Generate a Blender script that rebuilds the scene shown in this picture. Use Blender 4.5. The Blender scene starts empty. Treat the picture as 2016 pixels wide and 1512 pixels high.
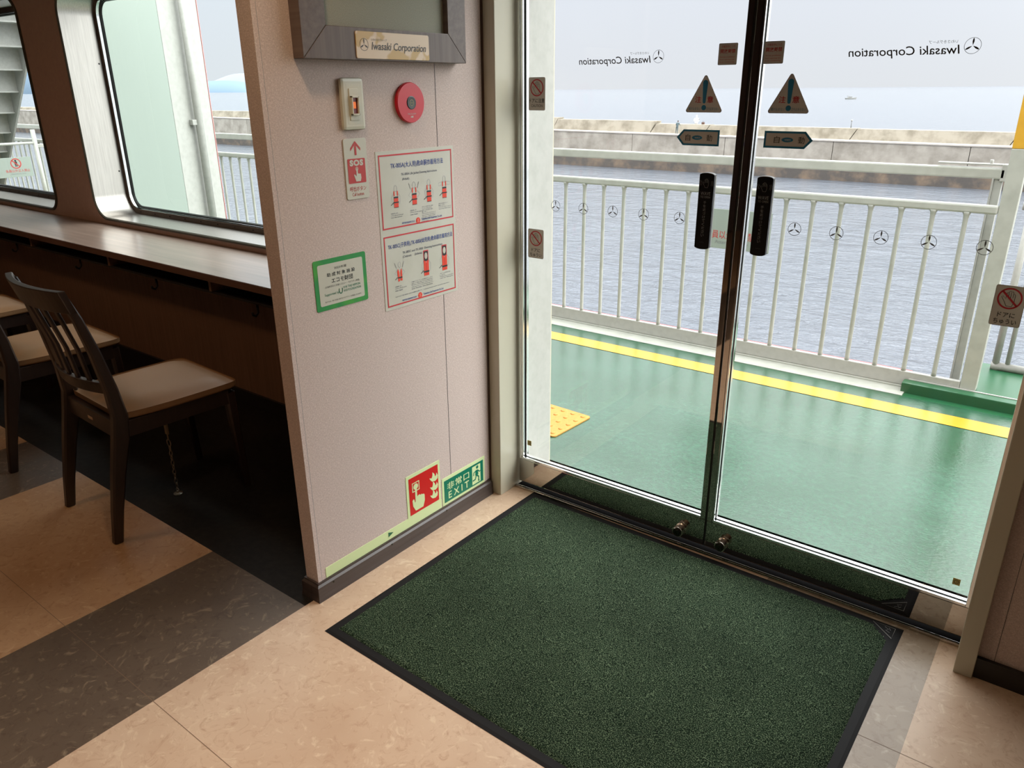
import bpy, bmesh, math, random
from mathutils import Vector, Matrix, noise
random.seed(7)
sc = bpy.context.scene
COL = sc.collection
PI = math.pi

def lin(c):
    return tuple(((v/255)/12.92 if v/255 <= .04045 else ((v/255+.055)/1.055)**2.4) for v in c)+(1.0,)

# ------------------------------------------------------------------ camera
cam_d = bpy.data.cameras.new('camera'); cam = bpy.data.objects.new('camera', cam_d); COL.objects.link(cam)
cam_d.sensor_width = 36.0; cam_d.lens = 36.0*1496.55/2016.0
cam_d.clip_start = .03; cam_d.clip_end = 60000
YAW, PITCH, ROLL = .65396, .369286, -.0078069
cy, sy, cp, sp = math.cos(YAW), math.sin(YAW), math.cos(PITCH), math.sin(PITCH)
fw = Vector((-sy*cp, cy*cp, -sp)); r0 = Vector((cy, sy, 0)); u0 = r0.cross(fw)
r_ = r0*math.cos(ROLL)+u0*math.sin(ROLL); u_ = -r0*math.sin(ROLL)+u0*math.cos(ROLL)
mw = Matrix((r_, u_, -fw)).transposed().to_4x4(); mw.translation = Vector((0, 0, 1.5))
cam.matrix_world = mw
sc.camera = cam
# ------------------------------------------------------------------ view
sc.view_settings.view_transform = 'Standard'; sc.view_settings.look = 'None'
sc.view_settings.gamma = 1.0; sc.view_settings.use_curve_mapping = False
sc.view_settings.exposure = 0.0
# ------------------------------------------------------------------ world: overcast sky, brighter overhead
w = bpy.data.worlds.new('overcast_sky'); sc.world = w; w.use_nodes = True
nt = w.node_tree; nt.nodes.clear()
out = nt.nodes.new('ShaderNodeOutputWorld'); bg = nt.nodes.new('ShaderNodeBackground')
tc = nt.nodes.new('ShaderNodeTexCoord'); sx = nt.nodes.new('ShaderNodeSeparateXYZ'); rp = nt.nodes.new('ShaderNodeValToRGB')
nt.links.new(tc.outputs['Generated'], sx.inputs[0]); nt.links.new(sx.outputs['Z'], rp.inputs[0])
# the cloud layer is brighter around the hidden sun (ahead and to the right, about 38 degrees up)
nrm = nt.nodes.new('ShaderNodeVectorMath'); nrm.operation = 'NORMALIZE'; dt = nt.nodes.new('ShaderNodeVectorMath'); dt.operation = 'DOT_PRODUCT'
nt.links.new(tc.outputs['Generated'], nrm.inputs[0]); nt.links.new(nrm.outputs[0], dt.inputs[0])
SAZ, SEL = math.radians(58), math.radians(38)
dt.inputs[1].default_value = (math.sin(SAZ)*math.cos(SEL), math.cos(SAZ)*math.cos(SEL), math.sin(SEL))
mx0 = nt.nodes.new('ShaderNodeMath'); mx0.operation = 'MAXIMUM'; mx0.inputs[1].default_value = 0; pw = nt.nodes.new('ShaderNodeMath'); pw.operation = 'POWER'; pw.inputs[1].default_value = 5
gm = nt.nodes.new('ShaderNodeVectorMath'); gm.operation = 'SCALE'; gm.inputs[0].default_value = (2.4, 2.36, 2.32)
nt.links.new(dt.outputs['Value'], mx0.inputs[0]); nt.links.new(mx0.outputs[0], pw.inputs[0]); nt.links.new(pw.outputs[0], gm.inputs['Scale'])
ad = nt.nodes.new('ShaderNodeVectorMath'); ad.operation = 'ADD'; nt.links.new(rp.outputs[0], ad.inputs[0]); nt.links.new(gm.outputs[0], ad.inputs[1])
nt.links.new(ad.outputs[0], bg.inputs[0]); nt.links.new(bg.outputs[0], out.inputs[0])
bg.inputs[1].default_value = 3.0
e = rp.color_ramp.elements
e[0].position = 0.0; e[0].color = (.290, .292, .312, 1)
e[1].position = .95; e[1].color = (1.55, 1.55, 1.57, 1)
for pos, c in ((.05, (.292, .296, .322)), (.12, (.296, .304, .338)), (.22, (.36, .37, .40)), (.36, (.9, .9, .92)), (.6, (1.4, 1.4, 1.42))):
    el = e.new(pos); el.color = c+(1,)
# ------------------------------------------------------------------ lamps: recessed warm ceiling lights
def lamp(name, loc, power, col, size=.14, spread=150):
    d = bpy.data.lights.new(name, 'AREA'); d.shape = 'DISK'; d.size = size; d.energy = power; d.color = col; d.spread = math.radians(spread)
    o = bpy.data.objects.new(name, d); o.location = loc; COL.objects.link(o)
WARM = (1.0, .70, .43); NEUT = (1.0, .83, .70)
lamp('ceiling_lamp', (-1.33, .97, 2.33), 3.6, WARM, .12, 120)
lamp('ceiling_lamp', (-.55, .20, 2.33), 7, NEUT, .3, 80)
lamp('ceiling_lamp', (-1.0, -.9, 2.33), 5, NEUT, .3, 88)
lamp('ceiling_lamp', (-3.2, .2, 2.33), 4.6, (1.0, .60, .32), .2, 175)
lamp('ceiling_lamp', (-5.1, .4, 2.33), 4.0, (1.0, .60, .32), .2, 175)

# ================================================================== materials
def newmat(name):
    m = bpy.data.materials.new(name); m.use_nodes = True
    b = m.node_tree.nodes['Principled BSDF']; return m, m.node_tree, b
def M(name, rgb, rough=.5, metal=0., spec=.5, var=None, bump=None, coat=0., stretch=None, ior=None, alpha=None):
    """var=(scale,detail,rgb2,lo,hi) bump=(scale,strength,distance)"""
    m, t, b = newmat(name)
    b.inputs['Base Color'].default_value = lin(rgb); b.inputs['Roughness'].default_value = rough
    b.inputs['Metallic'].default_value = metal; b.inputs['Specular IOR Level'].default_value = spec
    if coat: b.inputs['Coat Weight'].default_value = coat; b.inputs['Coat Roughness'].default_value = .08
    if ior: b.inputs['IOR'].default_value = ior
    if alpha is not None: b.inputs['Alpha'].default_value = alpha
    src = None
    if var or bump:
        c = t.nodes.new('ShaderNodeTexCoord'); mp = t.nodes.new('ShaderNodeMapping')
        t.links.new(c.outputs['Object'], mp.inputs[0]); src = mp.outputs[0]
        if stretch: mp.inputs['Scale'].default_value = stretch
    if var:
        n = t.nodes.new('ShaderNodeTexNoise'); n.inputs['Scale'].default_value = var[0]; n.inputs['Detail'].default_value = var[1]; n.inputs['Roughness'].default_value = .6
        t.links.new(src, n.inputs['Vector'])
        r = t.nodes.new('ShaderNodeValToRGB'); r.color_ramp.elements[0].position = var[3]; r.color_ramp.elements[1].position = var[4]
        r.color_ramp.elements[0].color = lin(rgb); r.color_ramp.elements[1].color = lin(var[2])
        t.links.new(n.outputs[0], r.inputs[0]); t.links.new(r.outputs[0], b.inputs['Base Color'])
    if bump:
        n = t.nodes.new('ShaderNodeTexNoise'); n.inputs['Scale'].default_value = bump[0]; n.inputs['Detail'].default_value = 4
        t.links.new(src, n.inputs['Vector'])
        bp = t.nodes.new('ShaderNodeBump'); bp.inputs['Strength'].default_value = bump[1]; bp.inputs['Distance'].default_value = bump[2]
        t.links.new(n.outputs[0], bp.inputs['Height']); t.links.new(bp.outputs[0], b.inputs['Normal'])
    return m

def linen(name, a, b2, rough=.75):
    m, t, b = newmat(name)
    c = t.nodes.new('ShaderNodeTexCoord'); outs = []
    for scl in ((170, 170, 600), (600, 600, 170)):
        mp = t.nodes.new('ShaderNodeMapping'); mp.inputs['Scale'].default_value = scl; t.links.new(c.outputs['Object'], mp.inputs[0])
        n = t.nodes.new('ShaderNodeTexNoise'); n.inputs['Scale'].default_value = 1; n.inputs['Detail'].default_value = 2; t.links.new(mp.outputs[0], n.inputs['Vector']); outs.append(n)
    mx = t.nodes.new('ShaderNodeMath'); mx.operation = 'MAXIMUM'; t.links.new(outs[0].outputs[0], mx.inputs[0]); t.links.new(outs[1].outputs[0], mx.inputs[1])
    r = t.nodes.new('ShaderNodeValToRGB'); r.color_ramp.elements[0].position = .48; r.color_ramp.elements[1].position = .72
    r.color_ramp.elements[0].color = lin(a); r.color_ramp.elements[1].color = lin(b2)
    t.links.new(mx.outputs[0], r.inputs[0]); t.links.new(r.outputs[0], b.inputs['Base Color'])
    bp = t.nodes.new('ShaderNodeBump'); bp.inputs['Strength'].default_value = .3; bp.inputs['Distance'].default_value = .0006
    t.links.new(mx.outputs[0], bp.inputs['Height']); t.links.new(bp.outputs[0], b.inputs['Normal'])
    b.inputs['Roughness'].default_value = rough; b.inputs['Specular IOR Level'].default_value = .3
    return m

def marble(name, base, dark, light, rough=.33, vein=None):
    """linoleum: soft clouds plus short curly flecks"""
    m, t, b = newmat(name); L = t.links.new
    c = t.nodes.new('ShaderNodeTexCoord')
    n1 = t.nodes.new('ShaderNodeTexNoise'); n1.inputs['Scale'].default_value = 5; n1.inputs['Detail'].default_value = 5; n1.inputs['Distortion'].default_value = .6
    n2 = t.nodes.new('ShaderNodeTexNoise'); n2.inputs['Scale'].default_value = 26; n2.inputs['Detail'].default_value = 5; n2.inputs['Distortion'].default_value = 1.6; n2.inputs['Roughness'].default_value = .65
    n3 = t.nodes.new('ShaderNodeTexNoise'); n3.inputs['Scale'].default_value = 17; n3.inputs['Detail'].default_value = 6; n3.inputs['Distortion'].default_value = 2.2; n3.inputs['Roughness'].default_value = .62
    mp = t.nodes.new('ShaderNodeMapping'); mp.inputs['Location'].default_value = (7, 3, 1)
    L(c.outputs['Object'], n1.inputs['Vector']); L(c.outputs['Object'], n2.inputs['Vector']); L(c.outputs['Object'], mp.inputs[0]); L(mp.outputs[0], n3.inputs['Vector'])
    def ramp(src, lo, hi):
        r = t.nodes.new('ShaderNodeMapRange'); r.inputs[1].default_value = lo; r.inputs[2].default_value = hi; L(src, r.inputs[0]); return r.outputs[0]
    def mix(f, a, bb):
        x = t.nodes.new('ShaderNodeMix'); x.data_type = 'RGBA'
        L(f, x.inputs[0])
        for i, v in ((6, a), (7, bb)):
            if hasattr(v, 'is_linked'): L(v, x.inputs[i])
            else: x.inputs[i].default_value = lin(v)
        return x.outputs[2]
    mid = tuple((p+q)/2 for p, q in zip(base, dark))
    c1 = mix(ramp(n1.outputs[0], .35, .68), base, mid)
    c2 = mix(ramp(n2.outputs[0], .52, .70), c1, dark)
    c3 = mix(ramp(n3.outputs[0], .56, .70), c2, light)
    L(c3, b.inputs['Base Color']); b.inputs['Roughness'].default_value = rough; b.inputs['Specular IOR Level'].default_value = .4
    return m

def wood(name, a, b2, axis='x', rough=.4, scale=1.0, spec=.5):
    s = {'x': (2.5, 60, 60), 'y': (60, 2.5, 60), 'z': (60, 60, 2.5)}[axis]
    return M(name, a, rough, var=(scale, 5, b2, .35, .7), stretch=s, bump=(scale*2, .12, .0006), spec=spec)

def glassmat(name, tint=(250, 252, 251), f0=.022):
    """clear pane: transparent with a two-sided Schlick reflection"""
    m = bpy.data.materials.new(name); m.use_nodes = True; t = m.node_tree; t.nodes.clear(); L = t.links.new
    o = t.nodes.new('ShaderNodeOutputMaterial'); tr = t.nodes.new('ShaderNodeBsdfTransparent'); gl = t.nodes.new('ShaderNodeBsdfGlossy'); mx = t.nodes.new('ShaderNodeMixShader')
    tr.inputs[0].default_value = lin(tint); gl.inputs['Roughness'].default_value = .0; gl.inputs[0].default_value = (.95, .97, .96, 1)
    g_ = t.nodes.new('ShaderNodeNewGeometry'); d = t.nodes.new('ShaderNodeVectorMath'); d.operation = 'DOT_PRODUCT'; L(g_.outputs['Normal'], d.inputs[0]); L(g_.outputs['Incoming'], d.inputs[1])
    def mth(op, a, b=None):
        n = t.nodes.new('ShaderNodeMath'); n.operation = op; L(a, n.inputs[0]) if hasattr(a, 'is_linked') else setattr(n.inputs[0], 'default_value', a)
        if b is not None: L(b, n.inputs[1]) if hasattr(b, 'is_linked') else setattr(n.inputs[1], 'default_value', b)
        return n.outputs[0]
    c = mth('ABSOLUTE', d.outputs['Value']); q = mth('POWER', mth('SUBTRACT', 1.0, c), 5.0); f = mth('ADD', mth('MULTIPLY', q, 1-f0), f0)
    L(f, mx.inputs[0]); L(tr.outputs[0], mx.inputs[1]); L(gl.outputs[0], mx.inputs[2]); L(mx.outputs[0], o.inputs[0])
    return m

mt = {}
mt['wall'] = linen('pink_linen_wallpaper', (196, 177, 170), (226, 209, 202))
mt['wall_shaded'] = linen('pink_linen_shaded', (88, 64, 56), (106, 82, 72))  # darker copy of the pink linen, shade put into the colour
mt['darkwall'] = M('dark_brown_laminate', (92, 70, 62), .6)
mt['ceil'] = M('ceiling_panel', (205, 200, 190), .8)
mt['pillar'] = M('brown_window_wall_panel', (182, 148, 134), .55, var=(40, 3, (190, 156, 140), .3, .7))
mt['frame'] = wood('grey_brown_wood_frame_h', (92, 78, 72), (112, 98, 92), 'y', .45)
mt['frame_v'] = wood('grey_brown_wood_frame_v', (92, 78, 72), (112, 98, 92), 'z', .45)
mt['felt'] = M('grey_green_felt', (150, 150, 136), .8, var=(500, 2, (166, 166, 152), .4, .6))
mt['base'] = wood('dark_grey_brown_baseboard', (62, 52, 50), (76, 66, 63), 'y', .4)
mt['base_x'] = wood('dark_baseboard_front', (36, 33, 33), (44, 41, 40), 'x', .4)
mt['beige'] = marble('beige_marbled_linoleum', (206, 181, 157), (184, 154, 130), (216, 195, 170), .34)
mt['tan'] = marble('tan_marbled_linoleum', (186, 150, 116), (162, 124, 92), (196, 162, 128), .34)
mt['brown'] = marble('brown_marbled_linoleum', (98, 84, 72), (82, 68, 58), (134, 118, 100), .36)
mt['grey'] = marble('taupe_marbled_linoleum', (152, 137, 120), (130, 112, 95), (168, 154, 136), .3)
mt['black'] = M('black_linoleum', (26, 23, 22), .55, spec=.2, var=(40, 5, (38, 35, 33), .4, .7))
mt['joint'] = M('floor_joint', (120, 98, 80), .6)
mt['steel'] = M('mirror_stainless', (190, 186, 180), .03, 1.0)
mt['chrome'] = M('chrome_bead', (232, 234, 234), .12, 1.0)
mt['brush'] = M('brushed_stainless', (166, 161, 156), .34, 1.0, var=(3, 4, (184, 179, 174), .3, .7), stretch=(60, 60, 2), bump=(3, .06, .0005))
mt['winframe'] = M('bronze_window_frame', (120, 104, 92), .4, .6)
mt['lip'] = M('olive_metal_lip', (84, 80, 68), .4, .5)
mt['rubber'] = M('black_rubber', (16, 17, 17), .5)
mt['bdrub'] = M('black_rubber_edge', (26, 26, 28), .7, spec=.2)
mt['groove'] = M('dark_track_groove', (12, 12, 12), .9, spec=.05)
mt['glass'] = glassmat('door_glass'); mt['wglass'] = glassmat('window_glass', (242, 250, 247))
mt['beigemetal'] = M('beige_painted_metal', (192, 187, 168), .35)
mt['wpaint'] = M('white_marine_paint', (170, 169, 164), .35, var=(30, 4, (160, 160, 154), .4, .7), bump=(60, .1, .001))
mt['gpaint'] = M('pale_green_marine_paint', (168, 169, 161), .35, var=(12, 4, (154, 156, 147), .4, .7), bump=(60, .1, .001))
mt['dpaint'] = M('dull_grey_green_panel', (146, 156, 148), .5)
mt['yel'] = M('yellow_line_paint', (192, 138, 24), .3, bump=(40, .2, .002))
mt['ochre'] = M('ochre_band_paint', (196, 150, 40), .5, var=(8, 3, (180, 134, 34), .4, .7))
mt['tactile'] = M('yellow_tactile_rubber', (196, 134, 56), .6, var=(90, 3, (182, 120, 46), .4, .7))
mt['pinkline'] = M('faded_pink_edge_paint', (206, 140, 138), .5)
mt['redline'] = M('red_hull_paint', (170, 60, 62), .5)
mt['black_p'] = M('black_plastic', (14, 15, 16), .25)
mt['dgrey'] = M('dark_grey_print', (70, 72, 74), .5)
mt['mgrey'] = M('mid_grey_print', (120, 122, 124), .5)
mt['lgrey'] = M('light_grey_print', (150, 150, 148), .5)
mt['silver'] = M('silver_sticker_film', (190, 186, 180), .5, .0)
mt['silver_d'] = M('silver_sticker_edge', (116, 110, 104), .45, .2)
mt['black_i'] = M('black_ink', (22, 22, 24), .5)
mt['red_i'] = M('deep_red_ink', (176, 30, 44), .5)
mt['red_s'] = M('sign_red', (208, 30, 28), .4)
mt['red_p'] = M('plate_red', (186, 52, 50), .45)
mt['blue_i'] = M('teal_blue_ink', (20, 112, 150), .5)
mt['navy'] = M('navy_ink', (28, 62, 140), .5)
mt['navyd'] = M('dark_navy_ink', (30, 40, 80), .5)
mt['lav'] = M('outline_grey_ink', (120, 118, 140), .5)
mt['orange'] = M('life_jacket_orange', (228, 62, 36), .5)
mt['brred'] = M('border_red', (200, 44, 54), .5)
mt['paper'] = M('laminated_paper', (202, 200, 188), .3, bump=(14, .25, .004), var=(5, 3, (192, 190, 176), .4, .7))
mt['white_pl'] = M('ivory_plastic', (206, 202, 184), .3)
mt['white_pl2'] = M('ivory_plastic_inner', (206, 202, 184), .35)
mt['plate'] = M('off_white_plate', (200, 198, 184), .4)
mt['glow'] = M('photoluminescent_film', (216, 232, 176), .5)
mt['exitg'] = M('exit_sign_green', (0, 118, 92), .4)
mt['arrowg'] = M('dark_green_ink', (10, 98, 62), .4)
mt['egreen'] = M('certificate_green', (28, 138, 62), .4, var=(9, 2, (70, 160, 50), .5, .7))
mt['bellr'] = M('fire_alarm_red', (200, 28, 44), .35, bump=(400, .2, .0004))
mt['bellc'] = M('black_call_point', (30, 40, 42), .35)
mt['gold'] = M('dull_gold', (150, 140, 90), .4, .3)
mt['amber'] = M('lit_amber_lens', (245, 120, 20), .3)
mt['amber'].node_tree.nodes['Principled BSDF'].inputs['Emission Color'].default_value = lin((250, 110, 10))
mt['amber'].node_tree.nodes['Principled BSDF'].inputs['Emission Strength'].default_value = .35
mt['dkred'] = M('dark_red_lens', (112, 22, 24), .25)
mt['nick'] = M('polished_nickel', (226, 216, 206), .22, 1.0)
mt['nickd'] = M('dark_nickel_cap', (70, 68, 62), .25, 1.0)
mt['logo'] = M('etched_grey_logo', (112, 118, 124), .5)
mt['gold_tag'] = M('brass_tag', (186, 168, 96), .5, .2)
mt['counter'] = wood('walnut_counter_laminate', (122, 104, 94), (146, 126, 114), 'x', .28, .8, 1.0)
mt['cedge'] = wood('counter_edge_wood', (96, 64, 50), (112, 76, 60), 'x', .4)
mt['kick'] = wood('walnut_kick_panel', (128, 96, 76), (150, 114, 92), 'z', .5)
mt['shelf'] = M('dark_shelf_interior', (34, 28, 26), .6)
mt['chair'] = wood('dark_walnut_chair', (42, 30, 26), (52, 38, 32), 'z', .36, .8, .8)
mt['chairtop'] = mt['chair']
mt['seat'] = M('beige_leatherette', (142, 108, 76), .5, spec=.3, bump=(300, .08, .0004))
mt['chain'] = M('zinc_chain', (190, 186, 178), .3, 1.0)
mt['strap'] = M('pale_strap', (170, 160, 130), .6)
mt['conc'] = M('weathered_concrete', (176, 168, 158), .9, var=(.45, 8, (140, 132, 122), .38, .66), bump=(2, .5, .05))
mt['conc2'] = M('pale_concrete_ledge', (180, 172, 164), .9, var=(.5, 6, (160, 150, 142), .4, .7))
mt['conc3'] = M('tide_stained_concrete', (92, 86, 82), .9, var=(.4, 7, (138, 118, 100), .45, .7), bump=(2, .6, .08))
mt['conc4'] = M('parapet_concrete', (160, 152, 138), .9, var=(.6, 8, (128, 120, 106), .4, .66), bump=(2, .5, .05))
mt['cjoint'] = M('concrete_joint', (100, 95, 88), .9)
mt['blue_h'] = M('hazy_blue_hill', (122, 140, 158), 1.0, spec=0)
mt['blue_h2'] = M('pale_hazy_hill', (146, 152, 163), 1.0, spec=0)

def deckmat():
    m, t, b = newmat('wet_green_deck_paint'); L = t.links.new
    c = t.nodes.new('ShaderNodeTexCoord')
    n = t.nodes.new('ShaderNodeTexNoise'); n.inputs['Scale'].default_value = 2.2; n.inputs['Detail'].default_value = 6; L(c.outputs['Object'], n.inputs['Vector'])
    r = t.nodes.new('ShaderNodeValToRGB'); r.color_ramp.elements[0].color = lin((26, 70, 46)); r.color_ramp.elements[1].color = lin((44, 84, 64))
    r.color_ramp.elements[0].position = .35; r.color_ramp.elements[1].position = .7
    L(n.outputs[0], r.inputs[0])
    nf = t.nodes.new('ShaderNodeTexNoise'); nf.inputs['Scale'].default_value = 34; nf.inputs['Detail'].default_value = 6; nf.inputs['Roughness'].default_value = .7; L(c.outputs['Object'], nf.inputs['Vector'])
    fm = t.nodes.new('ShaderNodeMapRange'); fm.inputs[1].default_value = .3; fm.inputs[2].default_value = .7; fm.inputs[3].default_value = .7; fm.inputs[4].default_value = 1.3; L(nf.outputs[0], fm.inputs[0])
    fs_ = t.nodes.new('ShaderNodeVectorMath'); fs_.operation = 'SCALE'; L(r.outputs[0], fs_.inputs[0]); L(fm.outputs[0], fs_.inputs['Scale'])
    # scattered chips of worn paint
    v = t.nodes.new('ShaderNodeTexNoise'); v.inputs['Scale'].default_value = 7; v.inputs['Detail'].default_value = 9; v.inputs['Roughness'].default_value = .75; v.inputs['Distortion'].default_value = 1.0
    mp = t.nodes.new('ShaderNodeMapping'); mp.inputs['Scale'].default_value = (1, 2.2, 1); L(c.outputs['Object'], mp.inputs[0]); L(mp.outputs[0], v.inputs['Vector'])
    rr = t.nodes.new('ShaderNodeMapRange'); rr.inputs[1].default_value = .665; rr.inputs[2].default_value = .69; L(v.outputs[0], rr.inputs[0])
    mx = t.nodes.new('ShaderNodeMix'); mx.data_type = 'RGBA'; L(rr.outputs[0], mx.inputs[0]); L(fs_.outputs[0], mx.inputs[6]); mx.inputs[7].default_value = lin((14, 34, 26))
    L(mx.outputs[2], b.inputs['Base Color'])
    b.inputs['IOR'].default_value = 1.68; b.inputs['Roughness'].default_value = .2
    rn = t.nodes.new('ShaderNodeMapRange'); rn.inputs[3].default_value = .12; rn.inputs[4].default_value = .28; L(n.outputs[0], rn.inputs[0]); L(rn.outputs[0], b.inputs['Roughness'])
    n2 = t.nodes.new('ShaderNodeTexNoise'); n2.inputs['Scale'].default_value = 60; n2.inputs['Detail'].default_value = 6; L(mp.outputs[0], n2.inputs['Vector'])
    bp = t.nodes.new('ShaderNodeBump'); bp.inputs['Strength'].default_value = .5; bp.inputs['Distance'].default_value = .002
    L(n2.outputs[0], bp.inputs['Height']); L(bp.outputs[0], b.inputs['Normal'])
    return m
mt['deck'] = deckmat()
mt['deckg'] = M('green_coaming_paint', (28, 82, 50), .35, var=(10, 4, (30, 84, 56), .4, .7), bump=(80, .2, .002))

def seamat():
    m, t, b = newmat('rippled_sea'); L = t.links.new
    c = t.nodes.new('ShaderNodeTexCoord')
    b.inputs['Base Color'].default_value = lin((98, 103, 112)); b.inputs['Roughness'].default_value = .15; b.inputs['IOR'].default_value = 1.33
    hs = []
    for sc_, amp, st in ((.55, 1.0, (1, 1.7, 1)), (2.2, .35, (1, 1.5, 1)), (.08, 2.0, (1, 2, 1))):
        mp = t.nodes.new('ShaderNodeMapping'); mp.inputs['Scale'].default_value = st; mp.inputs['Rotation'].default_value = (0, 0, .35); L(c.outputs['Object'], mp.inputs[0])
        n = t.nodes.new('ShaderNodeTexNoise'); n.inputs['Scale'].default_value = sc_; n.inputs['Detail'].default_value = 5; n.inputs['Distortion'].default_value = .8; n.inputs['Roughness'].default_value = .55
        L(mp.outputs[0], n.inputs['Vector'])
        ml = t.nodes.new('ShaderNodeMath'); ml.operation = 'MULTIPLY'; ml.inputs[1].default_value = amp; L(n.outputs[0], ml.inputs[0]); hs.append(ml.outputs[0])
    a = t.nodes.new('ShaderNodeMath'); L(hs[0], a.inputs[0]); L(hs[1], a.inputs[1]); a2 = t.nodes.new('ShaderNodeMath'); L(a.outputs[0], a2.inputs[0]); L(hs[2], a2.inputs[1])
    bp = t.nodes.new('ShaderNodeBump'); bp.inputs['Strength'].default_value = .9; bp.inputs['Distance'].default_value = .46
    L(a2.outputs[0], bp.inputs['Height']); L(bp.outputs[0], b.inputs['Normal'])
    return m
mt['sea'] = seamat()

def matmat():
    m, t, b = newmat('dark_green_loop_pile'); L = t.links.new
    c = t.nodes.new('ShaderNodeTexCoord')
    v = t.nodes.new('ShaderNodeTexNoise'); v.inputs['Scale'].default_value = 370; v.inputs['Detail'].default_value = 3; L(c.outputs['Object'], v.inputs['Vector'])
    r = t.nodes.new('ShaderNodeValToRGB'); r.color_ramp.elements[0].position = .36; r.color_ramp.elements[1].position = .68
    r.color_ramp.elements[0].color = lin((12, 20, 14)); r.color_ramp.elements[1].color = lin((150, 172, 138))
    el = r.color_ramp.elements.new(.50); el.color = lin((42, 66, 46))
    L(v.outputs[0], r.inputs[0])
    n = t.nodes.new('ShaderNodeTexNoise'); n.inputs['Scale'].default_value = 3; n.inputs['Detail'].default_value = 3; L(c.outputs['Object'], n.inputs['Vector'])
    mr = t.nodes.new('ShaderNodeMapRange'); mr.inputs[1].default_value = .3; mr.inputs[2].default_value = .7; mr.inputs[3].default_value = .44; mr.inputs[4].default_value = .68; L(n.outputs[0], mr.inputs[0])
    mx = t.nodes.new('ShaderNodeVectorMath'); mx.operation = 'SCALE'; L(r.outputs[0], mx.inputs[0]); L(mr.outputs[0], mx.inputs['Scale'])
    L(mx.outputs[0], b.inputs['Base Color']); b.inputs['Roughness'].default_value = .95; b.inputs['Specular IOR Level'].default_value = .1
    bp = t.nodes.new('ShaderNodeBump'); bp.inputs['Strength'].default_value = 1; bp.inputs['Distance'].default_value = .004
    L(v.outputs[0], bp.inputs['Height']); L(bp.outputs[0], b.inputs['Normal'])
    return m
mt['pile'] = matmat()

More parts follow.
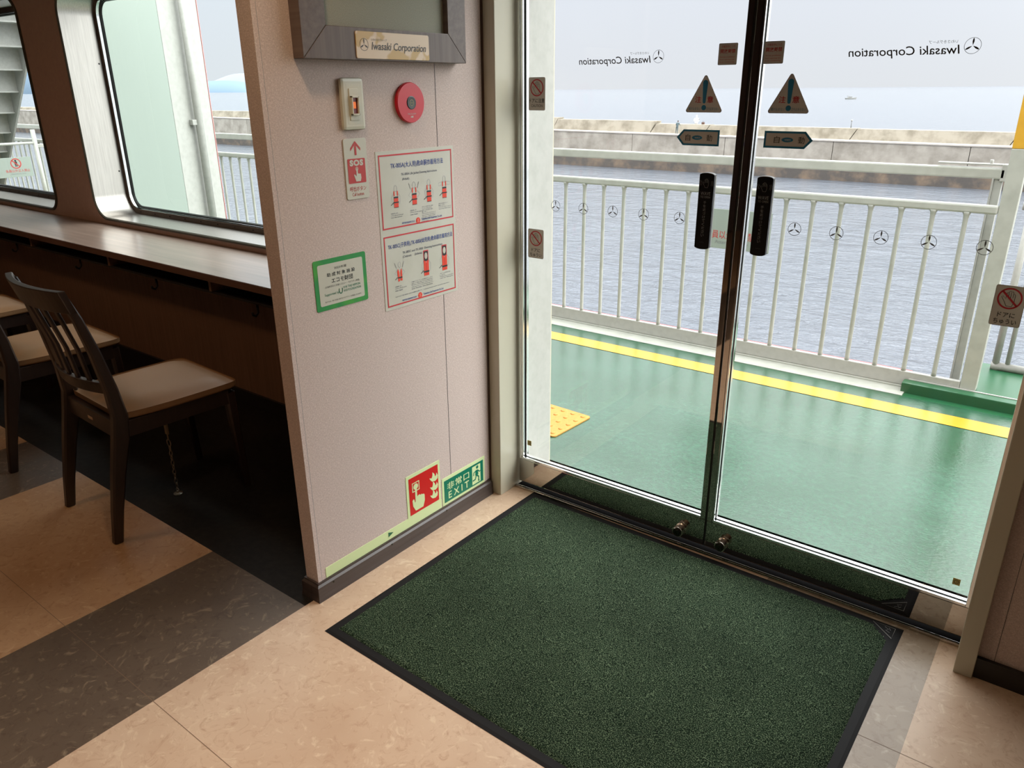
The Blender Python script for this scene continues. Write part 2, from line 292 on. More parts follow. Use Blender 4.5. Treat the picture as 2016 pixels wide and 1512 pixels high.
# ================================================================== mesh helpers
def props(o, label=None, cat=None, group=None, kind=None):
    if label: o['label'] = label
    if cat: o['category'] = cat
    if group: o['group'] = group
    if kind: o['kind'] = kind
    return o
def link(name, me, parent=None, matrix=None):
    o = bpy.data.objects.new(name, me); COL.objects.link(o)
    if parent is not None: o.parent = parent
    if matrix is not None: o.matrix_world = matrix if parent is None else o.matrix_world
    return o
class MB:
    def __init__(s): s.bm = bmesh.new(); s.mats = []; s.smooth = False
    def mi(s, m):
        m = mt[m] if isinstance(m, str) else m
        if m not in s.mats: s.mats.append(m)
        return s.mats.index(m)
    def faces(s, vs, fs, m, smooth=False):
        k = s.mi(m); bv = [s.bm.verts.new(v) for v in vs]
        for f in fs:
            try:
                fc = s.bm.faces.new([bv[i] for i in f]); fc.material_index = k; fc.smooth = smooth
            except ValueError: pass
    def box(s, x0, x1, y0, y1, z0, z1, m, bev=0, M4=None):
        t = bmesh.new(); bmesh.ops.create_cube(t, size=1)
        for v in t.verts: v.co = Vector((x0+(v.co.x+.5)*(x1-x0), y0+(v.co.y+.5)*(y1-y0), z0+(v.co.z+.5)*(z1-z0)))
        if bev: bmesh.ops.bevel(t, geom=t.edges[:], offset=bev, segments=2, affect='EDGES', profile=.6)
        s.merge(t, m, M4)
    def merge(s, t, m, M4=None, smooth=False):
        if M4 is not None: t.transform(M4)
        t.verts.ensure_lookup_table(); t.verts.index_update()
        s.faces([v.co.copy() for v in t.verts], [[v.index for v in f.verts] for f in t.faces], m, smooth); t.free()
    def tube(s, pts, r, m, n=12, cap=True, closed=False, squash=None):
        """round tube along points; r a number or list"""
        pts = [Vector(p) for p in pts]; N = len(pts); rs = r if isinstance(r, (list, tuple)) else [r]*N
        vs = []; fs = []; up = None
        for i, p in enumerate(pts):
            a = pts[(i-1) % N] if (i or closed) else p; b = pts[(i+1) % N] if (i < N-1 or closed) else p
            d = (b-a).normalized()
            if up is None: up = Vector((0, 0, 1)) if abs(d.z) < .9 else Vector((1, 0, 0))
            sd = d.cross(up).normalized(); up2 = sd.cross(d).normalized(); up = up2
            for k in range(n):
                q = 2*PI*k/n; ca, sa = math.cos(q), math.sin(q)
                if squash: ca *= squash[0]; sa *= squash[1]
                vs.append(p+sd*ca*rs[i]+up2*sa*rs[i])
        for i in range(N-1+(1 if closed else 0)):
            for k in range(n):
                a0 = i*n+k; a1 = i*n+(k+1) % n; b0 = ((i+1) % N)*n+k; b1 = ((i+1) % N)*n+(k+1) % n
                fs.append((a0, a1, b1, b0))
        if cap and not closed: fs.append(tuple(range(n-1, -1, -1))); fs.append(tuple(range((N-1)*n, N*n)))
        s.faces(vs, fs, m, True)
    def sweep(s, pts, sizes, m, wdir=(1, 0, 0)):
        """rectangular section along pts; sizes (w along wdir, d across)"""
        pts = [Vector(p) for p in pts]; N = len(pts); vs = []; fs = []; wd = Vector(wdir).normalized()
        for i, p in enumerate(pts):
            a = pts[max(i-1, 0)]; b = pts[min(i+1, N-1)]; d = (b-a).normalized(); q = d.cross(wd).normalized(); ww, dd = sizes[i] if isinstance(sizes, list) else sizes
            ch = min(ww, dd)*.18
            for (e1, e2) in ((-ww/2+ch, -dd/2), (ww/2-ch, -dd/2), (ww/2, -dd/2+ch), (ww/2, dd/2-ch), (ww/2-ch, dd/2), (-ww/2+ch, dd/2), (-ww/2, dd/2-ch), (-ww/2, -dd/2+ch)):
                vs.append(p+wd*e1+q*e2)
        n = 8
        for i in range(N-1):
            for k in range(n): fs.append((i*n+k, i*n+(k+1) % n, (i+1)*n+(k+1) % n, (i+1)*n+k))
        fs.append(tuple(range(n-1, -1, -1))); fs.append(tuple(range((N-1)*n, N*n)))
        s.faces(vs, fs, m)
    def lathe(s, prof, m, M4, n=32):
        """prof [(r,z)] around local z"""
        vs = []; fs = []
        for r, z in prof:
            for k in range(n): vs.append(M4 @ Vector((r*math.cos(2*PI*k/n), r*math.sin(2*PI*k/n), z)))
        for i in range(len(prof)-1):
            for k in range(n): fs.append((i*n+k, i*n+(k+1) % n, (i+1)*n+(k+1) % n, (i+1)*n+k))
        fs.append(tuple(range((len(prof)-1)*n, len(prof)*n)))
        s.faces(vs, fs, m)
    def prism(s, pts, z0, z1, m, M4=None, bev=0):
        """2-D outline pts extruded z0..z1 in local frame"""
        t = bmesh.new(); b = [t.verts.new((x, y, z0)) for x, y in pts]; f = t.faces.new(b)
        r = bmesh.ops.extrude_face_region(t, geom=[f]); vv = [g for g in r['geom'] if isinstance(g, bmesh.types.BMVert)]
        for v in vv: v.co.z = z1
        bmesh.ops.recalc_face_normals(t, faces=t.faces[:])
        s.merge(t, m, M4)
    def build(s, name, parent=None, bevel=0):
        me = bpy.data.meshes.new(name)
        bmesh.ops.recalc_face_normals(s.bm, faces=s.bm.faces[:])
        s.bm.to_mesh(me); s.bm.free()
        for m in s.mats: me.materials.append(m)
        o = bpy.data.objects.new(name, me); COL.objects.link(o)
        if parent is not None: o.parent = parent
        if bevel:
            b = o.modifiers.new('bevel', 'BEVEL'); b.width = bevel; b.segments = 2; b.limit_method = 'ANGLE'; b.angle_limit = math.radians(40)
        return o
def empty(name, loc=(0, 0, 0), rz=0, matrix=None):
    o = bpy.data.objects.new(name, None); COL.objects.link(o); o.empty_display_size = .05
    if matrix is not None: o.matrix_world = matrix
    else: o.location = loc; o.rotation_euler = (0, 0, rz)
    return o
def copy_tree(o, parent=None):
    c = o.copy(); COL.objects.link(c)
    if parent is not None: c.parent = parent
    for ch in o.children: copy_tree(ch, c)
    return c
def frameM(origin, u, v):
    u = Vector(u); v = Vector(v); n = u.cross(v)
    m = Matrix((u, v, n)).transposed().to_4x4(); m.translation = Vector(origin); return m

# ------------------------------------------------------------------ flat artwork on a plate (local x right, y up, z towards the viewer)
def rrect(x0, y0, x1, y1, r, n=6):
    p = []
    for cx, cy_, a in ((x1-r, y0+r, -90), (x1-r, y1-r, 0), (x0+r, y1-r, 90), (x0+r, y0+r, 180)):
        for k in range(n+1):
            q = math.radians(a+90*k/n); p.append((cx+r*math.cos(q), cy_+r*math.sin(q)))
    return p
def circ(cx, cy_, r, n=40, ry=None): return [(cx+r*math.cos(2*PI*k/n), cy_+(ry or r)*math.sin(2*PI*k/n)) for k in range(n)]
class Art:
    def __init__(s, z): s.mb = MB(); s.z = z
    def poly(s, pts, m, dz=0): s.mb.faces([(x, y, s.z+dz) for x, y in pts], [tuple(range(len(pts)))], m)
    def rect(s, x0, y0, x1, y1, m, dz=0): s.poly([(x0, y0), (x1, y0), (x1, y1), (x0, y1)], m, dz)
    def loop(s, a, b, m, dz=0):
        n = len(a); s.mb.faces([(x, y, s.z+dz) for x, y in a+b], [(k, (k+1) % n, n+(k+1) % n, n+k) for k in range(n)], m)
    def ring(s, cx, cy_, r0, r1, m, dz=0, ry=None):
        k = (ry or r1)/r1; s.loop(circ(cx, cy_, r1, 48, r1*k), circ(cx, cy_, r0, 48, r0*k if ry is None else ry-(r1-r0)), m, dz)
    def border(s, x0, y0, x1, y1, t, m, dz=0, r=0):
        if r: s.loop(rrect(x0, y0, x1, y1, r), rrect(x0+t, y0+t, x1-t, y1-t, max(r-t, .0004)), m, dz)
        else: s.loop([(x0, y0), (x1, y0), (x1, y1), (x0, y1)], [(x0+t, y0+t), (x1-t, y0+t), (x1-t, y1-t), (x0+t, y1-t)], m, dz)
    def line(s, pts, wd, m, dz=0, closed=False):
        P = [Vector(p) for p in pts]; N = len(P); L = []; R = []
        for i in range(N):
            a = P[i-1] if (i or closed) else P[i]; b = P[(i+1) % N] if (i < N-1 or closed) else P[i]
            d = (b-a); d = d.normalized() if d.length > 1e-9 else Vector((1, 0)); q = Vector((-d.y, d.x))*wd/2
            L.append(P[i]+q); R.append(P[i]-q)
        vs = [(v.x, v.y, s.z+dz) for v in L+R]
        fs = [(k, (k+1) % N, N+(k+1) % N, N+k) for k in range(N if closed else N-1)]
        s.mb.faces(vs, fs, m)
    def text(s, body, x0, y0, x1, y1, m, dz=0, bold=0, shear=0, spacing=1.0, mirror=False, keep=True):
        c = bpy.data.curves.new('t', 'FONT'); c.body = body; c.offset = bold; c.shear = shear; c.space_character = spacing; c.resolution_u = 3
        o = bpy.data.objects.new('t', c); COL.objects.link(o); bpy.context.view_layer.update()
        dg = bpy.context.evaluated_depsgraph_get(); me = bpy.data.meshes.new_from_object(o.evaluated_get(dg))
        xs = [v.co.x for v in me.vertices]; ys = [v.co.y for v in me.vertices]
        if xs:
            ax, bx, ay, by = min(xs), max(xs), min(ys), max(ys); kx = (x1-x0)/(bx-ax); ky = (y1-y0)/(by-ay)
            vs = []
            for v in me.vertices:
                X = x0+(v.co.x-ax)*kx; Y = y0+(v.co.y-ay)*ky
                if mirror: X = x0+x1-X
                vs.append((X, Y, s.z+dz))
            s.mb.faces(vs, [tuple(p.vertices) for p in me.polygons], m)
        bpy.data.objects.remove(o); bpy.data.curves.remove(c); bpy.data.meshes.remove(me)
    def build(s, name, parent): 
        o = s.mb.build(name, parent)
        return o
def plate(name, M4, outline, thick, m, bevel=0):
    mb = MB(); mb.prism(outline, 0, thick, m); o = mb.build(name, None, bevel); o.matrix_world = M4; return o
Z = .0006
def DOORM(x, z, y=2.2005): return frameM((x, y, z), (1, 0, 0), (0, 0, 1))       # faces the room
def WALLM(y, z, x=-1.70): return frameM((x, y, z), (0, 1, 0), (0, 0, 1))

def struct(mb, name, bevel=0):
    o = mb.build(name, None, bevel); o['kind'] = 'structure'; return o

# ================================================================== floor
fl = MB()
def fr(x0, x1, y0, y1, m, z=0): fl.faces([(x0, y0, z), (x1, y0, z), (x1, y1, z), (x0, y1, z)], [(0, 1, 2, 3)], m)
YB = 1.165
fr(-.105, 3, -4, 2.45, 'beige'); fr(-.61, -.105, -4, 2.45, 'grey'); fr(-1.715, -.61, -4, 2.45, 'beige')
fr(-2.22, -1.715, -4, YB, 'brown'); fr(-3.22, -2.22, -4, YB, 'tan'); fr(-3.72, -3.22, -4, YB, 'brown'); fr(-4.72, -3.72, -4, YB, 'tan')
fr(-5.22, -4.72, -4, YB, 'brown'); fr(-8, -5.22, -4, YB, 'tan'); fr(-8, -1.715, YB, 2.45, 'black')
fl.box(-8, 3, -4, 2.45, -.12, -.002, 'black')
for y in (.668, -.33, -1.33): fr(-8, 3, y-.0008, y+.0008, 'joint', .0003)
fr(-.61, 3, 1.666-.0008, 1.666+.0008, 'joint', .0003)
struct(fl, 'floor')
b = MB(); b.box(-8, 3, -4, 2.41, 2.36, 2.44, 'ceil'); struct(b, 'ceiling')

# ================================================================== walls
b = MB(); b.box(-1.757, -1.70, 1.215, 2.075, 0, 2.36, 'wall')
b.box(-1.757, -1.6995, 1.2135, 1.2275, .0, 2.36, 'wall')
b.box(-1.7, -1.6992, 1.8425, 1.8437, .06, 2.36, 'dgrey'); b.box(-1.7, -1.6994, 1.2278, 1.2286, .06, 2.36, 'lgrey')
struct(b, 'wall_left')
b = MB()
prof = [(0, 0), (.015, 0), (.012, .02), (.012, .052), (.006, .058), (.006, .064), (0, .064)]
for i in range(len(prof)-1):
    (o0, z0), (o1, z1) = prof[i], prof[i+1]
    a = lambda o, z: [(-1.757-o, 2.07, z), (-1.757-o, 1.2135-o, z), (-1.70+o, 1.2135-o, z), (-1.70+o, 2.07, z)]
    A_, B_ = a(o0, z0), a(o1, z1)
    b.faces(A_+B_, [(k, k+1, k+5, k+4) for k in range(3)], 'base')
struct(b, 'baseboard_left')
b = MB()
for y, z in ((1.262, .046), (1.52, .05), (1.80, .05)):
    b.lathe([(.0035, 0), (.0035, .0012), (.002, .002)], 'nickd', frameM((-1.688, y, z), (0, 1, 0), (0, 0, 1)), 12)
o = b.build('baseboard_screws'); o.parent = bpy.data.objects['baseboard_left']
# corner trims beside the door
b = MB(); b.box(-1.80, -1.715, 2.055, 2.14, 0, 2.36, 'wall_shaded'); b.box(-1.735, -1.699, 2.066, 2.14, .0, 2.36, 'darkwall'); struct(b, 'trim_1')
b = MB(); b.box(-1.70, -1.652, 2.0775, 2.42, 0, 2.36, 'beigemetal'); struct(b, 'trim_2', .002)
b = MB(); b.box(-1.722, -1.70, 2.05, 2.09, 0, .066, 'base_x'); struct(b, 'baseboard_front')
b = MB(); b.box(-.054, -.008, 2.05, 2.42, 0, 2.36, 'beigemetal'); struct(b, 'trim_3', .002)
b = MB(); b.box(-.008, 3, 2.075, 2.41, 0, 2.36, 'wall'); b.box(.03, .0312, 2.0742, 2.075, .05, 2.36, 'dgrey'); struct(b, 'wall_front_right')
b = MB(); b.box(-.008, 3, 2.062, 2.075, 0, .062, 'base_x'); struct(b, 'baseboard_right')
# door head
b = MB(); b.box(-1.652, -.054, 2.08, 2.41, 2.12, 2.36, 'beigemetal'); struct(b, 'trim_4')
# outer reveal beside the left door leaf (white painted steel)
b = MB(); b.box(-2.05, -1.651, 2.245, 2.412, -.02, 2.5, 'wpaint'); struct(b, 'wall_outer_reveal')
b = MB(); b.box(-8, 3, -4.1, -4, 0, 2.36, 'darkwall'); struct(b, 'wall_back')
b = MB(); b.box(3, 3.1, -4, 2.41, 0, 2.36, 'wall_shaded'); struct(b, 'wall_right')
b = MB(); b.box(-8.1, -8, -4, 2.41, 0, 2.36, 'darkwall'); struct(b, 'wall_far_left')

# window wall with two rounded openings
def rloop(x0, z0, x1, z1, r, n=8):
    """points and the matching position on an outer cell"""
    return rrect(x0, z0, x1, z1, r, n)
def outer(x0, z0, x1, z1, cx0, cz0, cx1, cz1, r, n=8):
    p = []
    spec = (((x1-r, cz0), (cx1, cz0), (cx1, z0+r)), ((cx1, z1-r), (cx1, cz1), (x1-r, cz1)), ((x0+r, cz1), (cx0, cz1), (cx0, z1-r)), ((cx0, z0+r), (cx0, cz0), (x0+r, cz0)))
    for A_, K, B_ in spec:
        for k in range(n+1):
            t = k/n
            if t <= .5: q = (A_[0]+(K[0]-A_[0])*2*t, A_[1]+(K[1]-A_[1])*2*t)
            else: q = (K[0]+(B_[0]-K[0])*(2*t-1), K[1]+(B_[1]-K[1])*(2*t-1))
            p.append(q)
    return p
YW, YG = 2.21, 2.435
WIN = [(-7.30, .797, -5.40, 2.03, .10, -7.6, -5.135), (-4.87, .797, -2.45, 2.03, .12, -5.135, -2.2)]
b = MB()
for x0, z0, x1, z1, r, c0, c1 in WIN:
    a_ = rloop(x0, z0, x1, z1, r); o_ = outer(x0, z0, x1, z1, c0, .0, c1, 2.36, r); n = len(a_)
    for Y, mm in ((YW, 'pillar'), (2.45, 'wpaint')):
        b.faces([(x, Y, z) for x, z in o_+a_], [(k, (k+1) % n, n+(k+1) % n, n+k) for k in range(n)], mm)
b.box(-2.2, -1.757, YW, 2.25, 0, 2.36, 'pillar'); b.box(-8, -7.6, YW, 2.45, 0, 2.36, 'pillar')
b.box(-2.2, -2.05, 2.25, 2.45, 0, 2.5, 'wpaint')
struct(b, 'wall_front_left')
for i, (x0, z0, x1, z1, r, c0, c1) in enumerate(WIN):
    root = empty(f'window_{i+1}', ((x0+x1)/2, YW, z0)); root['kind'] = 'structure'
    def ring(name, specs):
        bb = MB()
        for (in0, y0_, in1, y1_, mm) in specs:
            A_ = rloop(x0+in0, z0+in0, x1-in0, z1-in0, max(r-in0, .01)); B_ = rloop(x0+in1, z0+in1, x1-in1, z1-in1, max(r-in1, .01)); n = len(A_)
            bb.faces([(x, y0_, z) for x, z in A_]+[(x, y1_, z) for x, z in B_], [(k, (k+1) % n, n+(k+1) % n, n+k) for k in range(n)], mm, True)
        o = bb.build(name); o.parent = root; o.matrix_parent_inverse = root.matrix_world.inverted(); return o
    bpy.context.view_layer.update()
    ring('reveal', [(.001, YW-.006, .001, YG, 'brush')])
    ring('window_lip', [(-.014, YW, -.012, YW-.009, 'lip'), (-.012, YW-.009, -.002, YW-.011, 'lip'), (-.002, YW-.011, .003, YW-.003, 'lip')])
    ring('window_frame', [(.001, YG-.030, .026, YG-.030, 'winframe'), (.026, YG-.030, .030, YG-.028, 'winframe'), (.030, YG-.028, .034, YG+.0, 'chrome')])
    ring('gasket', [(.033, YG-.01, .041, YG-.012, 'rubber'), (.041, YG-.012, .045, YG, 'rubber')])
    bb = MB(); P = rloop(x0+.02, z0+.02, x1-.02, z1-.02, r-.02); bb.faces([(x, YG, z) for x, z in P], [tuple(range(len(P)))], 'wglass')
    o = bb.build('glass_pane'); o.parent = root; o.matrix_parent_inverse = root.matrix_world.inverted()
    bb = MB(); x = x0+.14
    while x < x1-.1:
        bb.lathe([(.004, 0), (.003, .0025)], 'rubber', frameM((x, YG-.030, z0+.014), (1, 0, 0), (0, 0, 1)), 8); x += .165
    for zz in (1.05, 1.66):
        for xx in (x0+.0025, x1-.0025):
            s_ = 1 if xx < (x0+x1)/2 else -1
            bb.lathe([(.005, 0), (.004, .002)], 'rubber', frameM((xx, YG-.05, zz), (0, s_, 0), (0, 0, 1)), 8)
    o = bb.build('frame_screws'); o.parent = root; o.matrix_parent_inverse = root.matrix_world.inverted()

def P(o, parent):
    o.parent = parent; o.matrix_parent_inverse = parent.matrix_world.inverted(); return o

# ================================================================== sliding glass doors
def door(n, x0, x1, meet):
    root = empty(f'door_{n}', ((x0+x1)/2, 2.205, 0)); root['kind'] = 'structure'; bpy.context.view_layer.update()
    y0, y1 = 2.19, 2.225
    st = .018
    if meet > 0: sx0, sx1, ox0, ox1 = x1-st, x1, x0, x0+.010
    else: sx0, sx1, ox0, ox1 = x0, x0+st, x1-.012, x1
    bb = MB(); bb.box(x0, x1, y0, y1, .022, .122, 'steel'); P(bb.build('bottom_rail', None, .001), root)
    bb = MB(); bb.box(sx0, sx1, y0, y1, .1225, 2.12, 'steel'); P(bb.build('meeting_stile', None, .001), root)
    bb = MB(); bb.box(ox0, ox1, y0, y1, .1225, 2.12, 'chrome'); P(bb.build('outer_stile', None, .001), root)
    bb = MB(); bb.box(x0, x1, y0, y1, 2.06, 2.12, 'steel'); P(bb.build('top_rail'), root)
    gx0, gx1 = (ox1, sx0) if meet > 0 else (sx1, ox0)
    bb = MB()
    bb.box(gx0, gx1, y0+.001, 2.2, .122, .131, 'chrome'); bb.box(gx0, gx1, 2.21, y1-.001, .122, .131, 'chrome'); bb.box(gx0, gx1, 2.2, 2.21, .122, .128, 'rubber')
    if meet > 0:
        bb.box(gx0, gx0+.009, y0+.002, 2.2, .131, 2.06, 'chrome'); bb.box(gx0+.0, gx0+.007, 2.2, 2.21, .131, 2.06, 'rubber'); bb.box(gx0, gx0+.012, 2.21, y1-.001, .131, 2.06, 'chrome')
    else:
        bb.box(gx0, gx0+.006, y0+.002, 2.2, .131, 2.06, 'chrome'); bb.box(gx0, gx0+.005, 2.2, 2.21, .131, 2.06, 'rubber'); bb.box(gx0, gx0+.008, 2.21, y1-.001, .131, 2.06, 'chrome')
    P(bb.build('glazing_bead', None, .001), root)
    bb = MB(); bb.box(gx0, gx1, 2.2012, 2.2088, .125, 2.07, 'glass'); P(bb.build('glass_pane'), root)
    if meet > 0:
        bb = MB(); bb.box(x1, x1+.0068, 2.1925, 2.2225, .022, 2.12, 'rubber'); P(bb.build('seal_strip'), root)
    # thumb-turn lock on the bottom rail
    kx = x1-.083 if meet > 0 else x0+.065
    Mk = frameM((kx, 2.19, .060), (1, 0, 0), (0, 0, 1)) @ Matrix.Diagonal((1.25, 1.25, 1.1, 1))
    bb = MB(); bb.lathe([(.016, 0), (.016, .004), (.013, .006), (.011, .012)], 'nick', Mk, 28)
    vs = []
    out_ = []
    for k in range(48):
        q = 2*PI*k/48; rr = .0155-.003*max(0, math.cos(3*q))**2; out_.append((rr*math.cos(q), rr*math.sin(q)))
    bb.prism(out_, .010, .030, 'nick', Mk)
    lk = P(bb.build('thumb_turn_lock', None, .0012), root); lk['label'] = 'polished nickel thumb turn'
    bb = MB(); bb.lathe([(.0125, .030), (.0125, .033), (.011, .034), (.0085, .0335), (.008, .0345), (.003, .0345), (.003, .0337)], 'nickd', Mk, 28); P(bb.build('lock_cap'), lk)
    return root
d1 = door(1, -1.6445, -.8515, 1)
d2 = door(2, -.8445, -.054, -1)
b = MB()
b.box(-1.652, -.054, 2.167, 2.180, 0, .010, 'steel', .002); b.box(-1.652, -.054, 2.180, 2.236, 0, .003, 'groove'); b.box(-1.652, -.054, 2.236, 2.26, 0, .011, 'chrome', .003)
b.box(-1.652, -.054, 2.26, 2.412, -.002, .004, 'steel')
o = struct(b, 'trim_5'); o.name = 'trim_5'

# ------------------------------------------------------------------ propeller emblem artwork
def emblem(a, cx, cy_, R, m, rw=.06, dz=0):
    a.ring(cx, cy_, R*(1-rw), R, m, dz)
    for k in range(3):
        q = PI/2+2*PI*k/3; d = Vector((math.cos(q), math.sin(q))); n_ = Vector((-d.y, d.x)); pts = []
        prof = ((.04, .0), (.25, .06), (.5, .115), (.75, .10), (.94, .02))
        c0 = Vector((cx, cy_))
        L_ = [c0+d*R*t+n_*R*w_ for t, w_ in prof]; R_ = [c0+d*R*t-n_*R*w_ for t, w_ in reversed(prof)]
        a.poly([(v.x, v.y) for v in L_+R_], m, dz)
def hand(a, cx, cy_, s, m, wd, fill=None):
    """open palm outline; s = height"""
    pts = [(-.12, -.5), (-.28, -.2), (-.46, .08), (-.40, .14), (-.22, -.04), (-.20, .34), (-.13, .38), (-.10, .32), (-.09, .44), (-.01, .48), (.03, .42), (.10, .46), (.15, .40), (.16, .30), (.24, .30), (.27, .22), (.27, -.2), (.18, -.5)]
    a.line([(cx+x*s, cy_+y*s) for x, y in pts], wd, m, 0, True)
    for x, t in ((-.085, .32), (.03, .38), (.155, .30)): a.line([(cx+x*s, cy_+t*s), (cx+x*s, cy_+.04*s)], wd, m)

# circle decals in a row across both panes
names = [(-1.492, 'first'), (-1.38, 'second'), (-1.267, 'third'), (-1.154, 'fourth'), (-1.03, 'fifth'), (-.677, 'first'), (-.563, 'second'), (-.449, 'third'), (-.334, 'fourth'), (-.209, 'fifth')]
for i, (x, word) in enumerate(names):
    a = Art(0); emblem(a, 0, 0, .0185, 'logo', .07)
    o = a.build('propeller_decal', None); o.matrix_world = DOORM(x, 1.127)
    side = 'left' if i < 5 else 'right'
    props(o, f'small grey round propeller decal, {word} from the left on the {side} glass door', 'decal', 'round propeller decals across the glass doors')

# company name seen from behind
def company(x0, x1, zb, cx, side):
    root = empty('company_lettering', ((x0+cx)/2, 2.2, 1.588)); bpy.context.view_layer.update()
    a = Art(0); a.text('Iwasaki Corporation', 0, 0, x1-x0, .0265, 'dgrey', shear=.18, mirror=True, bold=.008); o = a.build('name_text', None); o.matrix_world = DOORM(x0, 1.5655); P(o, root)
    a = Art(0); a.text('いわさきグループ', 0, 0, .062, .0075, 'mgrey', mirror=True); o = a.build('group_text', None); o.matrix_world = DOORM(x1-.07, 1.5955); P(o, root)
    a = Art(0); emblem(a, 0, 0, .0178, 'dgrey', .05); o = a.build('propeller_emblem', None); o.matrix_world = DOORM(cx, 1.5885); P(o, root)
    props(root, f'mirror-reversed dark company lettering with propeller emblem high on the {side} glass door', 'lettering')
company(-1.41, -1.158, 1.57, -1.1335, 'left'); company(-.597, -.345, 1.572, -.3205, 'right')

# air conditioning stickers
for x, side in ((-.9195, 'left'), (-.790, 'right')):
    M4 = DOORM(x, 1.5885); pl = plate('air_conditioning_sticker', M4, rrect(-.0275, -.028, .0275, .028, .003), .0005, 'silver')
    props(pl, f'small square silver notice with red print, top sticker on the {side} glass door', 'sticker')
    a = Art(.0009)
    a.text('冷暖房中につき', -.020, .016, .020, .0225, 'red_i'); a.text('開放厳禁', -.022, .002, .022, .013, 'red_i', bold=.012)
    for k, s_ in enumerate(('Strictly prohibited', 'from opening due', 'to air conditioning')): a.text(s_, -.022, -.010-.0065*k, .020, -.0055-.0065*k, 'red_p')
    a.build('lettering', pl)
    a = Art(.0007); a.border(-.0275, -.028, .0275, .028, .001, 'silver_d', 0, .003); a.build('sticker_rim', pl)

# caution triangles
def rtri(w_, h, r):
    pts = []; A_ = [(-w_/2, 0), (w_/2, 0), (0, h)]
    th = math.atan2(h, w_/2); angs = ((180+math.degrees(PI/2-th)*0+90, 0),)
    # centres inset by r
    ins = r/math.tan(th/2); c = [(-w_/2+ins, r), (w_/2-ins, r), (0, h-r/math.cos(th))]
    rng = ((90+math.degrees(th), 270), (-90, 90-math.degrees(th)), (90-math.degrees(th), 90+math.degrees(th)))
    for (cx, cy_), (s_, e_) in zip(c, rng):
        for k in range(7):
            q = math.radians(s_+(e_-s_)*k/6); pts.append((cx+r*math.cos(q), cy_+r*math.sin(q)))
    return pts
for x, side in ((-.9785, 'left'), (-.734, 'right')):
    M4 = DOORM(x, 1.4345); pl = plate('caution_triangle', M4, rtri(.118, .106, .0055), .0005, 'silver')
    props(pl, f'silver triangular caution sticker with blue exclamation mark on the {side} glass door', 'sticker')
    a = Art(.0009)
    ex = [(-.0048, .028), (-.0078, .080)]
    top = [(.0078*math.cos(math.radians(t)), .080+.0078*math.sin(math.radians(t))) for t in range(180, -1, -20)]
    bot = [(.0045*math.cos(math.radians(t)), .029+.0045*math.sin(math.radians(t))) for t in range(0, -181, -30)]
    a.poly(top+bot, 'blue_i'); a.poly(circ(0, .0132, .0072), 'blue_i'); a.build('exclamation_mark', pl)
    a = Art(.0011)
    a.text('注', -.0285, .0265, -.0095, .044, 'red_i', bold=.012); a.text('意', .0085, .0265, .0275, .044, 'red_i', bold=.012)
    a.text('駆け込まない', -.047, .0065, -.0095, .0145, 'blue_i'); a.text('立ち止まらない', .0085, .0065, .047, .0145, 'blue_i')
    a.build('lettering', pl)
    t1 = rtri(.118, .106, .0055); t2 = [(px*.97, .0531*.02+py*.975) for px, py in t1]
    a = Art(.0007); a.loop(t1, t2, 'silver_d'); a.build('sticker_rim', pl)

# automatic arrows
def arrow(xc, zc, sgn, side, way):
    pts = [(-.057, 0), (-.036, .0225), (.077, .0225), (.077, -.0225), (-.036, -.0225)]
    k = .0055; inn = [(-.057+.0085, 0), (-.0335, .0225-k), (.077-k, .0225-k), (.077-k, -.0225+k), (-.0335, -.0225+k)]
    f = lambda L: [(x*sgn*-1 if False else (x if sgn < 0 else -x), y) for x, y in L]
    M4 = DOORM(xc, zc); pl = plate('automatic_door_sticker', M4, f(pts), .0005, 'silver')
    props(pl, f'blue-edged arrow sticker pointing {way} on the {side} glass door', 'sticker')
    a = Art(.0009); a.loop(f(pts), f(inn), 'blue_i'); a.build('blue_border', pl)
    a = Art(.0009); s0 = 1 if sgn < 0 else -1
    def at(x): return x if sgn < 0 else x-.020
    a.text('自', at(-.029), -.009, at(-.013), .009, 'black_i'); a.text('動', at(.038), -.009, at(.055), .009, 'black_i')
    a.poly([(at(-.008)+.032*(1-math.cos(t))/2, .0062*math.sin(t)) for t in [PI*k/12 for k in range(13)]]+[(at(-.008)+.032*(1+math.cos(t))/2, -.0062*math.sin(t)) for t in [PI*k/12 for k in range(1, 12)]], 'blue_i')
    a.text('NABCO', at(.001), -.0022, at(.0175), .0022, 'silver', dz=.0002, bold=.008)
    a.build('lettering', pl)
arrow(-1.0, 1.3645, -1, 'left', 'left'); arrow(-.7145, 1.366, 1, 'right', 'right')

# hand caution stickers
def handsticker(x, z, w_, h, top, lab):
    M4 = DOORM(x, z); pl = plate('hand_caution_sticker', M4, rrect(-w_/2, -h/2, w_/2, h/2, .005), .0005, 'silver')
    props(pl, lab, 'sticker')
    R = w_*.40; cyy = h/2-R-.0055
    a = Art(.0009); hand(a, 0, cyy, R*1.45, 'black_i', .0011); a.build('hand_symbol', pl)
    a = Art(.0012); a.ring(0, cyy, R*.86, R, 'red_i'); d = R*.66; a.line([(-d, cyy+d), (d, cyy-d)], .0045, 'red_i'); a.build('prohibition_ring', pl)
    a = Art(.0009)
    if top: a.text('ドアに注意', -w_*.46, -h*.27, w_*.46, -h*.13, 'black_i', bold=.012); a.text('CAUTION', -w_*.34, -h*.40, w_*.34, -h*.315, 'black_i')
    else: a.text('ドアに', -w_*.28, -h*.28, w_*.28, -h*.16, 'black_i', bold=.012); a.text('ちゅうい', -w_*.37, -h*.45, w_*.37, -h*.32, 'black_i', bold=.012)
    a.build('lettering', pl)
    a = Art(.0007); a.border(-w_/2, -h/2, w_/2, h/2, .0009, 'silver_d', 0, .005); a.build('sticker_rim', pl)
